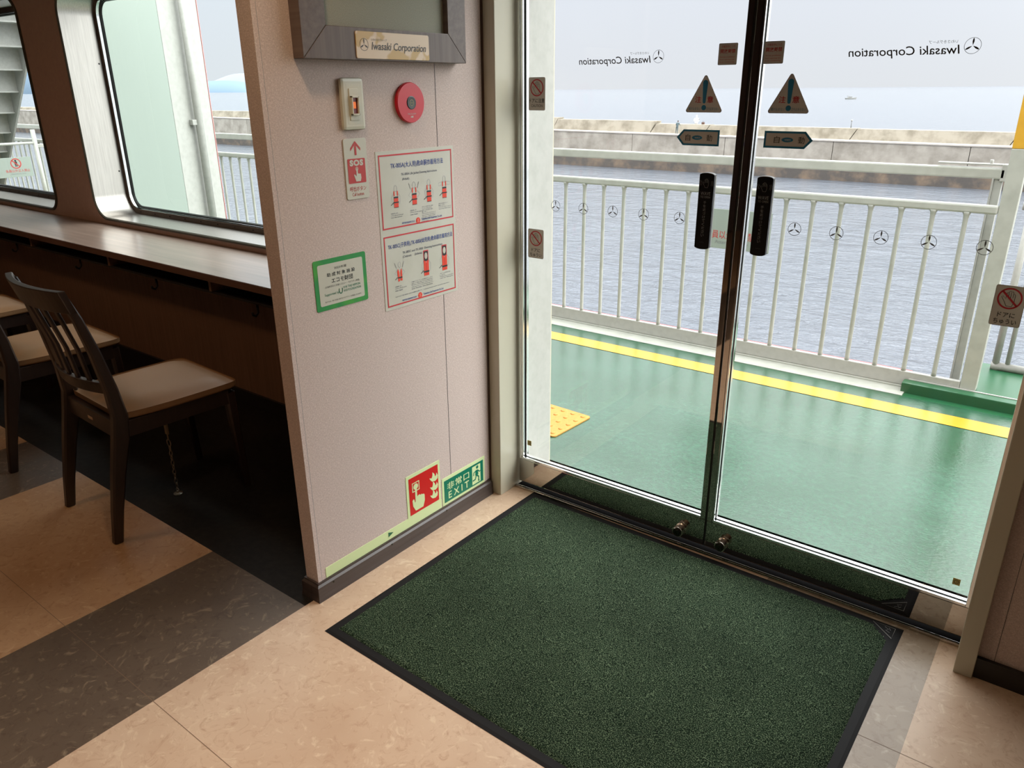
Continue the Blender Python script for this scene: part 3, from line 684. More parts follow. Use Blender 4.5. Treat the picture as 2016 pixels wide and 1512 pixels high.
handsticker(-1.5725, 1.4865, .067, .103, True, 'silver no-touching hand sticker with CAUTION below, upper left on the left glass door')
handsticker(-1.5745, .988, .067, .103, False, 'silver no-touching hand sticker, lower one on the left glass door')
handsticker(-.1325, .990, .067, .103, False, 'silver no-touching hand sticker at the right edge of the right glass door')

# wave to open sensors
for x, side in ((-.944, 'left'), (-.7695, 'right')):
    w2, h2 = .0232, .112
    out_ = [(-w2, -h2+.006)]+[(w2*math.sin(t), -h2+.006-.007*math.cos(t)*1.0+.0) for t in [math.radians(q) for q in range(-80, 81, 16)]]+[(w2, -h2+.006), (w2, h2-.006)]+[(w2*math.sin(t), h2-.006+.007*math.cos(t)) for t in [math.radians(q) for q in range(80, -81, -16)]]+[(-w2, h2-.006)]
    M4 = DOORM(x, 1.1555); pl = plate('touchless_sensor', M4, out_, .017, 'black_p', .0015)
    props(pl, f'tall black WAVE TO OPEN touch panel on the {side} glass door', 'door sensor')
    a = Art(.0175)
    hand(a, 0, .083, .026, 'mgrey', .0008)
    for sg in (-1, 1):
        for rr in (.0165, .0205): a.line([(sg*rr*math.cos(t), .083+rr*math.sin(t)*.8) for t in [math.radians(q) for q in range(-28, 29, 8)]], .0008, 'mgrey')
    a.build('hand_symbol', pl)
    a = Art(.0175); a.text('WAVE', -.0155, .048, .0155, .058, 'mgrey'); a.text('TO OPEN', -.0155, .0395, .0155, .0455, 'mgrey')
    for k, ch in enumerate('手を近づけてください'): a.text(ch, -.0045, .023-.0108*k, .0045, .0315-.0108*k, 'mgrey')
    a.text('NABCO', -.007, -.0925, .007, -.0898, 'dgrey'); a.build('lettering', pl)
    bb = MB(); bb.box(.0225, .0236, -h2+.008, h2-.008, .0005, .0075, 'lgrey'); bb.build('edge_strip', pl)

# small square brass safety marks at the bottom of each pane
for x, z, side in ((-1.602, .196, 'left'), (-.101, .187, 'right')):
    pl = plate('safety_mark', DOORM(x, z), rrect(-.0095, -.0105, .0095, .0105, .001), .0004, 'gold_tag')
    props(pl, f'tiny square brass coloured mark at the bottom corner of the {side} glass door', 'sticker')
    a = Art(.0007); a.ring(0, 0, .0048, .0062, 'black_i'); a.line([(-.002, .002), (.002, .002), (.002, -.002), (-.001, -.002)], .001, 'black_i')
    for q in range(0, 360, 45): a.poly(circ(.0078*math.cos(math.radians(q)), .0082*math.sin(math.radians(q)), .0009, 8), 'black_i')
    a.build('emblem', pl)
bb = MB(); bb.lathe([(.006, 0), (.006, .002), (.004, .004)], 'nick', frameM((-1.651, 2.30, .66), (0, -1, 0), (0, 0, 1)), 20); o = bb.build('wall_bolt'); props(o, 'small steel bolt head on the white outer door reveal', 'bolt')

# ================================================================== things on the pink wall
# framed board
M4 = WALLM(1.6345, 1.577); root = empty('framed_board', matrix=M4); props(root, 'large grey-brown wood framed board with grey panel at the top of the pink wall', 'picture frame')
W2, H2, T, D = .3115, .56, .08, .040
def bar(p0, p1, p2, p3, mm, nm):
    bb = MB(); bb.prism([p0, p1, p2, p3], .0, D, mm); o = bb.build(nm, root, .0015); return o
g = .0003
bar((-W2+g, 0), (W2-g, 0), (W2-T-g, T-g), (-W2+T+g, T-g), 'frame', 'frame_rail')
bar((-W2+g, H2), (-W2+T+g, H2-T), (W2-T-g, H2-T), (W2-g, H2), 'frame', 'frame_rail')
bar((-W2, g), (-W2+T, T), (-W2+T, H2-T), (-W2, H2), 'frame_v', 'frame_rail')
bar((W2, g), (W2, H2), (W2-T, H2-T), (W2-T, T), 'frame_v', 'frame_rail')
bb = MB(); bb.box(-W2+T-.002, W2-T+.002, T-.002, H2-T+.002, .001, .022, 'felt'); bb.build('board_panel', root)
# name plate
pl = plate('name_plate', WALLM(1.637, 1.6145, -1.6598), rrect(-.140, -.0335, .140, .0335, .005), .003, M('worn_paper_label', (226, 204, 178), .35, var=(9, 3, (204, 170, 110), .52, .56)), .0008)
props(pl, 'worn beige name plate reading Iwasaki Corporation on the lower frame bar', 'name plate')
a = Art(.0036); emblem(a, -.1125, .001, .0155, 'dgrey', .06); a.build('propeller_emblem', pl)
a = Art(.0036); a.text('Iwasaki Corporation', -.086, -.017, .126, .0085, 'dgrey', shear=.18, bold=.008); a.text('いわさきグループ', -.086, .011, -.028, .0175, 'mgrey'); a.build('lettering', pl)

# call switch
M4 = WALLM(1.4985, 1.4665); root = empty('call_switch', matrix=M4); props(root, 'ivory rocker call button with lit amber window on the pink wall', 'switch')
bb = MB(); bb.box(-.0405, .0405, -.067, .067, 0, .014, 'white_pl', .009); bb.build('cover_plate', root)
bb = MB(); bb.box(-.024, .024, -.052, .052, .0125, .0142, 'white_pl', .0006); bb.build('inner_plate', root)
bb = MB(); bb.box(-.016, .016, -.042, .040, .0135, .0165, 'white_pl2', .0008); bb.build('rocker', root)
bb = MB()
bb.box(-.013, .013, .0165, .021, .0155, .0235, 'white_pl', .0008); bb.box(-.013, .013, -.029, -.0245, .0155, .0235, 'white_pl', .0008)
bb.box(-.013, -.0095, -.029, .021, .0155, .0235, 'white_pl', .0008); bb.box(.0095, .013, -.029, .021, .0155, .0235, 'white_pl', .0008); bb.build('window_surround', root)
bb = MB(); bb.box(-.0095, .0095, -.0245, .0165, .015, .0175, 'dkred'); ln = bb.build('lens', root)
bb = MB(); bb.box(-.0095, .004, -.011, .006, .0176, .0182, 'amber'); bb.build('lit_window', ln)

# fire alarm
M4 = WALLM(1.7225, 1.4665); root = empty('fire_alarm_button', matrix=M4); props(root, 'round red FIRE ALARM disc with black centre on the pink wall', 'fire alarm')
I4 = Matrix.Identity(4)
bb = MB(); bb.lathe([(.0555, 0), (.0565, .003), (.0565, .010), (.0548, .013), (.02, .0134)], 'bellr', I4, 64); bb.faces([(0, 0, 0)], [], 'bellr'); bb.build('red_disc', root)
bb = MB(); bb.lathe([(.0185, .0130), (.0185, .0146), (.0165, .0152), (.010, .0148)], 'bellc', I4, 48); bc = bb.build('centre_button', root)
a = Art(.0155); a.ring(0, 0, .0075, .0088, 'gold'); a.text('PUSH', -.0055, -.0018, .0055, .0018, 'gold'); a.build('button_print', bc)
a = Art(.0138); a.text('FIRE ALARM', -.017, -.033, .017, -.029, 'silver'); a.text('ABE', -.006, -.0415, .006, -.0365, 'plate', bold=.04); a.border(-.0165, .0165, .0175, .040, .0004, 'red_p'); a.build('lettering', root)

# SOS plate
pl = plate('call_button_sign', WALLM(1.5005, 1.2945), rrect(-.042, -.0825, .042, .0825, .006), .003, 'plate', .0008)
props(pl, 'narrow white plate with red arrow, SOS and Call button lettering below the call switch', 'sign')
a = Art(.0036)
a.poly([(-.0035, .0375), (.0035, .0375), (.0035, .0655), (-.0035, .0655)], 'red_p', .0001)
a.poly([(0, .0755), (.0185, .0565), (.0185, .0490), (0, .0675), (-.0185, .0490), (-.0185, .0565)], 'red_p'); a.build('arrow_symbol', pl)
a = Art(.0036); a.poly(rrect(-.0325, -.0385, .0325, .0285, .003), 'red_p'); a.build('red_square', pl)
a = Art(.0040)
a.text('SOS', -.025, .0085, .025, .0255, 'plate', bold=.06, spacing=1.15)
a.ring(0, .0005, .004, .0055, 'plate'); a.poly(circ(0, .0005, .0024), 'plate')
a.poly([(-.0022, -.0005), (.0022, -.0005), (.0028, -.0125), (.0135, -.0135), (.0145, -.0245), (.0115, -.034), (-.0055, -.034), (-.0125, -.0155), (-.0095, -.0135), (-.0035, -.020)], 'plate', .0001); a.build('pressing_hand', pl)
a = Art(.0036); a.text('呼出ボタン', -.030, -.0605, .030, -.047, 'red_p'); a.text('Call button', -.023, -.0735, .020, -.0645, 'red_p'); a.build('lettering', pl)

# life jacket poster (two laminated sheets side by side in one frame)
PW, PH = .338, .4755
pl = plate('life_jacket_poster', WALLM(1.745, 1.0975), [(-PW/2, -PH/2), (PW/2, -PH/2), (PW/2, PH/2), (-PW/2, PH/2)], .0012, 'paper')
props(pl, 'laminated white poster of life jacket donning instructions with two red-bordered panels', 'poster')
JL = []
def jacket(a, x, y, s, pose):
    a = Art(.0018); JL.append(a)
    """figure wearing a jacket; s = height of figure; line art"""
    lw = .0007
    a.line([(x+s*.09*math.cos(t), y+s*.80+s*.13*math.sin(t)) for t in [2*PI*k/20 for k in range(20)]], lw, 'lav', 0, True)
    if pose == 'adult':
        a.rect(x-.13*s, y, x+.13*s, y+.44*s, 'orange'); a.rect(x-.13*s, y+.40*s, x+.13*s, y+.47*s, 'black_i', .0001); a.rect(x-.16*s, y+.20*s, x+.16*s, y+.25*s, 'black_i', .0001)
        a.rect(x-.13*s, y+.50*s, x-.07*s, y+.70*s, 'orange'); a.rect(x+.07*s, y+.50*s, x+.13*s, y+.70*s, 'orange'); a.rect(x-.13*s, y-.0, x+.13*s, y+.02*s, 'black_i', .0001)
    elif pose == 'vest':
        a.poly([(x-.12*s, y), (x-.01*s, y+.03*s), (x-.03*s, y+.45*s), (x-.10*s, y+.62*s), (x-.17*s, y+.5*s)], 'orange'); a.poly([(x+.03*s, y+.03*s), (x+.15*s, y+.02*s), (x+.15*s, y+.5*s), (x+.10*s, y+.62*s), (x+.03*s, y+.45*s)], 'orange')
        a.rect(x-.13*s, y+.16*s, x+.15*s, y+.22*s, 'black_i', .0001)
    else:
        a.rect(x-.14*s, y+.55*s, x+.14*s, y+1.0*s, 'brred', -.0001); a.rect(x-.11*s, y+.58*s, x+.11*s, y+.96*s, 'black_i', 0)
        a.poly([(x+s*.08*math.cos(t), y+s*.78+s*.13*math.sin(t)) for t in [2*PI*k/20 for k in range(20)]], 'paper', .0001)
        a.poly([(x-.14*s, y), (x+.14*s, y), (x+.14*s, y+.62*s), (x+.04*s, y+.56*s), (x, y+.50*s), (x-.04*s, y+.56*s), (x-.14*s, y+.62*s)], 'orange', .00005)
        a.line([(x, y), (x, y+.5*s)], .0006, 'black_i', .0002); a.rect(x-.15*s, y+.12*s, x+.15*s, y+.19*s, 'black_i', .0002)
def arms(a, x, y, s, kind):
    a = JL[-1]
    lw = .0007
    for sg in (-1, 1):
        if kind == 'up':
            a.line([(x+sg*.13*s, y+.60*s), (x+sg*.34*s, y+.42*s), (x+sg*.16*s, y+.28*s)], lw, 'lav'); a.line([(x+sg*.30*s, y+.92*s), (x+sg*.20*s, y+.66*s)], .0026, 'lav'); a.line([(x+sg*.30*s, y+.92*s), (x+sg*.20*s, y+.66*s)], .0013, 'paper', .0002)
        elif kind == 'wide':
            a.line([(x+sg*.12*s, y+.70*s), (x+sg*.36*s, y+.66*s), (x+sg*.36*s, y+.54*s), (x+sg*.14*s, y+.56*s)], lw, 'lav')
        else:
            a.line([(x+sg*.12*s, y+.62*s), (x+sg*.26*s, y+.45*s), (x+sg*.22*s, y+.18*s), (x+sg*.12*s, y+.14*s)], lw, 'lav')
    a.line([(x-.16*s, y+.22*s), (x-.32*s, y+.12*s)], .0022, 'black_i')
# upper panel
x0, x1, y0, y1 = -.159, .159, 1.109-1.0975, 1.325-1.0975
a = Art(.0018); a.border(x0, y0, x1, y1, .0042, 'brred'); a.build('red_border', pl)
a = Art(.0018)
a.text('TK-005A(大人用)救命胴衣着用方法', -.112, .184, .118, .204, 'navy', bold=.008)
a.text('TK-005A Life Jacket Donning Instructions', -.070, .162, .088, .171, 'navyd'); a.text('(Adult)', -.066, .148, -.037, .157, 'navyd'); a.build('title_text', pl)
a = Art(.0018)
X = (-.103, -.018, .048, .120)
jacket(a, X[0]+.006, .072, .070, 'adult'); arms(a, X[0]+.006, .072, .070, 'down')
jacket(a, X[1], .072, .074, 'adult'); arms(a, X[1], .072, .074, 'up')
jacket(a, X[2], .074, .074, 'adult'); arms(a, X[2], .074, .074, 'down')
jacket(a, X[3], .078, .074, 'adult'); arms(a, X[3], .078, .074, 'wide')
for q in JL: q.build('jacket_drawing', pl)
JL.clear()
a = Art(.0018)
def para(a, x, y, wd, lines, h=.0042, st=.0062):
    for k, l in enumerate(lines): a.text(l, x, y-st*k-h, x+wd*min(1, .25+len(l)/24), y-st*k, 'navyd')
para(a, -.122, .058, .052, ['①腕を通します。', '①Put left arm through', 'the life jacket.'])
para(a, -.040, .058, .050, ['②頭を通します。', '②Place the life jacket', 'over head.'])
para(a, .012, .063, .062, ['③腰ベルトを背中に回し左脇の', 'バックルにはめ込みます。', '④腰ベルトを引き締めて固定し', 'ます。', '③Bring strap around back of', 'body and fasten the buckle to', 'on the right side.', '④Tighten strap by pulling hand'], .0034, .0052)
para(a, .090, .064, .060, ['⑤首ひもを蝶結びにして', '固定します。', '⑤Tie the collar in neck by', 'fastening ribbon tapes.'], .0036, .0056)
a.text('高階救命器具株式会社', -.078, .0195, -.021, .0255, 'navy', bold=.008); a.text('Takashina Life Preservers Co.,Ltd.', .008, .0195, .104, .0275, 'navy', bold=.012); a.text('OSAKA JAPAN', .008, .0150, .040, .0178, 'navyd')
a.build('instruction_text', pl)
a = Art(.0019); a.poly(circ(-.007, .0225, .0092), 'orange'); a.line([(-.010, .018), (-.004, .020), (-.009, .024), (-.004, .027)], .0012, 'paper', .0002); a.build('maker_emblem', pl)
# lower panel
y0, y1 = .8695-1.0975, 1.088-1.0975
a = Art(.0018); a.border(x0, y0, x1, y1, .0042, 'brred'); a.build('red_border', pl)
a = Art(.0018)
a.text('TK-005C(子供用),TK-005I(幼児用)救命胴衣着用方法', -.143, -.052, .150, -.034, 'navy', bold=.008)
a.text('TK-005C and TK-005I  Donning Instructions', -.083, -.073, .100, -.064, 'navyd'); a.text('(Children)', -.083, -.086, -.046, -.077, 'navyd'); a.text('(Infants)', -.030, -.086, .003, -.077, 'navyd'); a.build('title_text', pl)
a = Art(.0018)
jacket(a, -.100, -.155, .066, 'vest'); arms(a, -.100, -.155, .066, 'up')
a.rect(-.036, -.152, -.020, -.110, 'orange'); a.rect(-.035, -.149, -.021, -.142, 'black_i', .0001); a.line([(-.038, -.156), (-.018, -.156), (-.018, -.108), (-.038, -.108)], .0006, 'lav', 0, True)
jacket(a, .020, -.158, .082, 'infant'); arms(a, .020, -.158, .082, 'down')
jacket(a, .108, -.156, .084, 'infant'); arms(a, .108, -.156, .084, 'down')
for q in JL: q.build('jacket_drawing', pl)
a = Art(.0018)
para(a, -.124, -.167, .050, ['①頭を通します。', '①Place the life jacket', 'over head.'])
para(a, -.052, -.165, .100, ['②胸のリボンテープを蝶結びにします。', '③腰ベルトを背中に回しバックルにはめ込みます。', '②Fasten ribbon tapes under the chin.', '③Bring strap around back through loop', 'and fasten the buckle.'], .0036, .0056)
para(a, .082, -.163, .066, ['④腰ベルトを引き締めて固定', 'します。', '④Tighten strap by pulling hand', 'side for lining fit.'], .0036, .0056)
a.text('※小さなお子様の着用には大人の補助が必要です。  A dressing assistance will be required for small children.', -.125, -.2035, .128, -.1990, 'navyd')
a.text('高階救命器具株式会社', -.096, -.2205, -.030, -.2145, 'navy', bold=.008); a.text('Takashina Life Preservers Co.,Ltd.', .000, -.2205, .098, -.2125, 'navy', bold=.012)
a.build('instruction_text', pl)
a = Art(.0019); a.poly(circ(-.015, -.2165, .0092), 'orange'); a.line([(-.018, -.221), (-.012, -.219), (-.017, -.215), (-.012, -.212)], .0012, 'paper', .0002); a.build('maker_emblem', pl)

# green bordered certificate
pl = plate('certificate_plaque', WALLM(1.412, .988), rrect(-.0965, -.0725, .0965, .0725, .006), .0015, 'egreen')
props(pl, 'green bordered plaque with black Japanese lettering, lowest notice left of the poster', 'plaque')
a = Art(.0020); a.poly(rrect(-.083, -.059, .083, .059, .005), 'plate'); a.build('white_field', pl)
a = Art(.0024)
a.text('2023年度', -.024, .040, .022, .0475, 'black_i'); a.text('助 成 対 象 施 設', -.052, .0215, .052, .033, 'black_i', bold=.01)
a.text('エコモ財団', -.037, .0015, .042, .016, 'black_i', bold=.012); a.text('(公益財団法人 交通エコロジー・モビリティ財団)', -.062, -.010, .066, -.0035, 'black_i')
a.text('私たちは、海と交通に向けたバリアフリーを推進しています。', -.066, -.051, .070, -.046, 'black_i'); a.build('lettering', pl)
a = Art(.0024)
a.text('Supported by', -.066, -.034, -.013, -.0245, 'exitg'); a.line([(-.0065+.006*math.cos(t), -.0235+.010*math.sin(t)) for t in [math.radians(q) for q in range(150, 391, 20)]], .0028, 'arrowg')
a.text('日本', .004, -.0215, .018, -.0145, 'exitg'); a.text('財団', .004, -.0315, .018, -.0245, 'exitg'); a.text('THE NIPPON', .021, -.0215, .068, -.0145, 'exitg'); a.text('FOUNDATION', .021, -.0315, .070, -.0245, 'exitg'); a.build('green_lettering', pl)

# fire call point sign
pl = plate('fire_call_point_sign', WALLM(1.6975, .178), [(-.085, -.0835), (.085, -.0835), (.085, .0845), (-.085, .0845)], .0015, 'glow')
props(pl, 'red fire alarm sign with pressing hand and flames low on the pink wall', 'sign')
a = Art(.0020); a.rect(-.073, -.072, .075, .072, 'red_s'); a.build('red_field', pl)
a = Art(.0024)
a.border(-.058, .014, -.022, .050, .0035, 'glow'); a.poly(circ(-.040, .032, .0115), 'glow')
a.poly([(-.0445, .022), (-.036, .022), (-.035, -.010), (-.030, -.006), (-.022, -.006), (-.019, -.011), (-.013, -.008), (-.008, -.013), (-.003, -.012), (.001, -.018), (.001, -.040), (-.008, -.062), (-.046, -.062), (-.058, -.040), (-.060, -.018), (-.055, -.012), (-.050, -.016), (-.0485, -.028), (-.0455, -.026)], 'glow', .0002)
a.build('pressing_hand', pl)
a = Art(.0024)
for (fx, fy, fs) in ((.048, -.050, 1.0), (.050, -.018, 1.05), (.050, .018, 1.1)):
    pts = [(-.019, .014), (-.008, .010), (-.004, .018), (-.003, .030), (.006, .020), (.008, .010), (.013, .014), (.015, .022), (.021, .010), (.019, -.001), (.008, -.006), (-.006, -.003), (-.013, .004)]
    a.poly([(fx+x*fs, fy+y*fs) for x, y in pts], 'glow')
a.build('flames', pl)

# exit sign
pl = plate('exit_sign', WALLM(1.914, .1215), [(-.1225, -.0565), (.122, -.0565), (.122, .0565), (-.1225, .0565)], .0015, 'glow')
props(pl, 'green and pale EXIT sign with running figure at floor level by the door', 'sign')
a = Art(.0020); a.rect(-.112, -.046, .112, .044, 'exitg'); a.build('green_field', pl)
a = Art(.0024); a.text('非常口', -.096, .000, .028, .030, 'glow', bold=.008, spacing=1.1); a.text('EXIT', -.090, -.036, .026, -.008, 'glow', bold=.008, spacing=1.5); a.build('lettering', pl)
a = Art(.0024); a.rect(.046, -.040, .095, .036, 'glow'); a.build('doorway_symbol', pl)
a = Art(.0028)
a.poly(circ(.076, .0265, .0068), 'exitg')
a.poly([(.066, .016), (.078, .016), (.082, -.004), (.076, -.010), (.064, -.006)], 'exitg'); a.line([(.068, .013), (.056, .009), (.053, -.003)], .0048, 'exitg', .0001); a.line([(.078, .013), (.089, .003), (.098, .006)], .0048, 'exitg', .0001)
a.line([(.072, -.007), (.084, -.017), (.082, -.034), (.088, -.034)], .0062, 'exitg', .0001); a.line([(.070, -.007), (.063, -.022), (.048, -.023)], .0062, 'exitg', .0001)
a.build('running_figure', pl)

# photoluminescent strip
pl = plate('glow_strip', WALLM(1.5155, .0835), [(-.2705, -.0185), (.2705, -.0185), (.2705, .0175), (-.2705, .0175)], .0012, 'glow')
props(pl, 'long pale green glow strip with small green triangle above the baseboard', 'guide strip')
a = Art(.0018); a.poly([(.0, -.008), (.024, .0015), (.0, .0105)], 'arrowg'); a.build('direction_triangle', pl)

# ================================================================== doormat
root = empty('doormat', (-.885, 1.64, 0), math.radians(-.55)); props(root, 'large dark green ribbed doormat with black rubber edge in front of the glass doors', 'doormat')
MX0, MX1, MY0, MY1 = -.682, .682, -.523, .522
EB = .032
bb = MB()
h = .004
o1 = [(MX0, MY0), (MX1, MY0), (MX1, MY1), (MX0, MY1)]; o2 = [(MX0+.01, MY0+.01), (MX1-.01, MY0+.01), (MX1-.01, MY1-.01), (MX0+.01, MY1-.01)]; o3 = [(MX0+EB, MY0+EB), (MX1-EB, MY0+EB), (MX1-EB, MY1-EB), (MX0+EB, MY1-EB)]
bb.faces([(x, y, .0005) for x, y in o1]+[(x, y, .003) for x, y in o2]+[(x, y, .0045) for x, y in o3], [(k, (k+1) % 4, 4+(k+1) % 4, 4+k) for k in range(4)]+[(4+k, 4+(k+1) % 4, 8+(k+1) % 4, 8+k) for k in range(4)], 'bdrub')
bb.build('rubber_edge', root)
bb = MB(); NX, NY = 136, 104
vs = []; fs = []
ins = EB-.004
for j in range(NY+1):
    for i in range(NX+1):
        x = MX0+ins+(MX1-MX0-2*ins)*i/NX; y = MY0+ins+(MY1-MY0-2*ins)*j/NY
        # corner cut for the printed triangle
        edge = i in (0, NX) or j in (0, NY)
        z = .0035 if edge else .0085+.0012*noise.noise(Vector((x*40, y*40, 0)))
        if not edge:
            x += random.uniform(-.0015, .0015); y += random.uniform(-.0015, .0015)
        vs.append((x, y, z))
for j in range(NY):
    for i in range(NX):
        k = j*(NX+1)+i; cx = MX0+ins+(MX1-MX0-2*ins)*(i+.5)/NX; cy2 = MY0+ins+(MY1-MY0-2*ins)*(j+.5)/NY
        if (MX1-cx)+(MY1-cy2) < .115: continue
        fs.append((k, k+1, k+NX+2, k+NX+1))
bb.faces(vs, fs, 'pile', True); bb.build('pile_surface', root)
bb = MB(); bb.faces([(MX1-.10, MY1-.028, .0046), (MX1-.028, MY1-.028, .0046), (MX1-.028, MY1-.10, .0046)], [(0, 1, 2)], 'bdrub'); bb.faces([(MX1-.10, MY1-.028, .0044), (MX1-.028, MY1-.10, .0044), (MX1-.028, MY1-.028, .0044)], [(0, 1, 2)], 'bdrub'); bb.build('rubber_corner', root)
a = Art(.0062)
tri = [(MX1-.082, MY1-.018), (MX1-.020, MY1-.018), (MX1-.020, MY1-.070)]
a.line(tri, .0018, 'lgrey', 0, True); a.line([(MX1-.048, MY1-.024), (MX1-.036, MY1-.032), (MX1-.042, MY1-.040), (MX1-.030, MY1-.046)], .0016, 'mgrey'); a.line([(MX1-.036, MY1-.024), (MX1-.030, MY1-.034)], .0016, 'mgrey')
a.build('corner_emblem', root)

# ================================================================== counter
YC = 1.79
root = empty('window_counter', (-4.2, 2.0, 0)); props(root, 'long walnut-topped counter running under the ship windows', 'counter'); bpy.context.view_layer.update()
bb = MB(); bb.box(-8, -1.758, YC, YW, .728, .7595, 'counter'); P(bb.build('worktop', None, .002), root)
bb = MB(); bb.box(-8, -1.758, YC-.002, YC+.0, .7275, .756, 'cedge'); P(bb.build('edge_band'), root)
bb = MB(); bb.box(-8, -1.758, 1.84, 2.05, .652, .662, 'shelf'); bb.box(-8, -1.758, 2.03, 2.05, .662, .728, 'shelf')
P(bb.build('undershelf'), root)
xk = -2.19
while xk > -7:
    bb = MB(); bb.box(xk-.009, xk+.009, 1.835, 2.03, .662, .728, 'kick'); P(bb.build('shelf_divider'), root); xk -= .925
bb = MB(); bb.box(-8, -1.758, 2.05, 2.08, .0, .652, 'kick'); P(bb.build('kick_panel'), root)
bb = MB(); bb.box(-8, -1.758, 2.036, 2.05, .0, .075, 'base_x'); P(bb.build('kick_board'), root)
for x in (-2.83, -3.66, -4.46, -5.29):
    bb = MB(); bb.tube([(x, 1.875, .652), (x, 1.875, .60), (x, 1.862, .588), (x, 1.848, .596), (x, 1.846, .606)], .0055, 'rubber', 8); bb.box(x-.009, x+.009, 1.868, 1.882, .640, .652, 'rubber')
    P(bb.build('bag_hook'), root)

# ================================================================== chairs
def make_chair():
    root = empty('dining_chair', (0, 0, 0))
    for sx_ in (-1, 1):
        x = sx_*.205
        bb = MB()
        pts = [(x, -.318, 0), (x, -.298, .12), (x, -.268, .26), (x, -.238, .38), (x, -.226, .46), (x, -.236, .56), (x, -.262, .70), (x, -.292, .82), (x, -.322, .905)]
        sz = [(.030, .032), (.032, .038), (.036, .046), (.038, .056), (.038, .052), (.036, .042), (.034, .034), (.032, .028), (.030, .024)]
        bb.sweep(pts, sz, 'chair'); bb.build('leg', root)
        bb = MB(); x = sx_*.190
        bb.sweep([(x, .212, 0), (x, .200, .2), (x, .190, .418)], [(.026, .028), (.032, .034), (.038, .040)], 'chair'); bb.build('leg', root)
    bb = MB()
    bb.box(-.188, .188, -.246, -.222, .375, .440, 'chair'); bb.box(-.175, .175, .182, .204, .375, .432, 'chair')
    for sx_ in (-1, 1): bb.box(sx_*.196-.011, sx_*.196+.011, -.222, .182, .375, .435, 'chair')
    bb.build('seat_frame', root, .002)
    # cushion
    bb = MB(); t = bmesh.new(); bmesh.ops.create_cube(t, size=1)
    bmesh.ops.subdivide_edges(t, edges=t.edges[:], cuts=7, use_grid_fill=True)
    for v in t.verts:
        X, Y, Zz = v.co.x*2, v.co.y*2, v.co.z*2
        k = (1-abs(X)**7)*(1-abs(Y)**7)
        wd = .222 if Y > 0 else .222-.02*(-Y)**2
        ex = 1-.06*(abs(Zz) > .5)*0
        rx = math.copysign(min(abs(X), 1), X)
        zz = .436+(.012 if Zz < 0 else .012+.036*(max(0, k)**.4)*1.0)
        if abs(Zz) < .99: zz = .436+.012+.020*(Zz+1)/2
        v.co = Vector((X*wd*(1-.03*(Y**4)*(abs(X) > .9)), Y*.225+ .0, zz if Zz > -.99 else .434))
    bb.merge(t, 'seat', None, True); s_ = bb.build('seat', root)
    sub = s_.modifiers.new('s', 'SUBSURF'); sub.levels = 1; sub.render_levels = 2
    # curved crest and lower back rail
    def rail(z0, z1, y_end, bow, th, nm, mm='chair', tilt=.0, n=16, span=.205):
        bb = MB(); vs = []; fs = []
        for i in range(n+1):
            t = -1+2*i/n; x = span*t; y = y_end-bow*(1-t*t)
            for dy, z in ((th/2, z0), (-th/2, z0), (-th/2-tilt, z1), (th/2-tilt, z1)): vs.append((x, y+dy, z))
        for i in range(n):
            for k in range(4): fs.append((i*4+k, i*4+(k+1) % 4, (i+1)*4+(k+1) % 4, (i+1)*4+k))
        fs += [(3, 2, 1, 0), (n*4, n*4+1, n*4+2, n*4+3)]
        bb.faces(vs, fs, mm); return bb.build(nm, root, .003)
    rail(.845, .922, -.302, .040, .024, 'crest_rail', 'chair', .024, span=.222)
    rail(.545, .588, -.240, .036, .022, 'back_rail', 'chair', .008, span=.19)
    for k in range(5):
        t = (-.66+.33*k); x0_ = .19*t; x1_ = .205*t
        bb = MB(); bb.sweep([(x0_, -.244-.036*(1-t*t), .580), (x0_*1.03, -.262-.037*(1-t*t), .70), (x1_, -.304-.040*(1-t*t), .856)], (.026, .010), 'chair'); bb.build('back_slat', root)
    bb = MB(); bb.box(-.02, .02, -.2475, -.246, .40, .412, 'nick'); o = bb.build('maker_tag', root); o['label'] = 'tiny metal tag'
    return root
ch = make_chair(); ch.location = (-2.735, 1.322, 0); ch.rotation_euler = (0, 0, math.radians(-2.6))
labs = ['dark wooden slat-back chair with beige seat, nearest to the pink wall, chained to the floor', 'dark wooden slat-back chair with beige seat, second from the pink wall', 'dark wooden slat-back chair with beige seat, farthest from the pink wall at the left edge']
props(ch, labs[0], 'chair', 'dark wooden chairs along the window counter')
for i, (x, y, rz) in enumerate(((-3.635, 1.325, -2), (-4.545, 1.33, -1))):
    c = copy_tree(ch); c.location = (x, y, 0); c.rotation_euler = (0, 0, math.radians(rz)); props(c, labs[i+1], 'chair', 'dark wooden chairs along the window counter')

# tie-down chain below the near chair
cx_, cy_2 = -2.70, 1.318
root = empty('tie_down_chain', (cx_, cy_2, 0)); props(root, 'short metal chain hanging from the nearest chair seat to the floor', 'chain')
bb = MB(); bb.box(-.004, .004, -.002, .002, .30, .434, 'rubber'); bb.box(-.009, .009, -.004, .004, .262, .305, 'strap'); bb.box(-.003, .003, -.002, .002, .236, .262, 'strap'); bb.build('strap', root, .001)
bb = MB(); bb.tube([(.013*math.cos(q), 0, .224+.015*math.sin(q)) for q in [2*PI*k/20 for k in range(20)]], .0022, 'chain', 8, closed=True); bb.build('ring', root)
nl = 9
for k in range(nl):
    zc = .2-k*.0205; bb = MB()
    pts = []
    for q in [2*PI*j/16 for j in range(16)]:
        ax_ = .0055*math.cos(q); az = .0135*math.sin(q)
        pts.append((ax_, 0, zc+az) if k % 2 == 0 else (0, ax_, zc+az))
    bb.tube(pts, .0017, 'chain', 6, closed=True); bb.build('link', root)
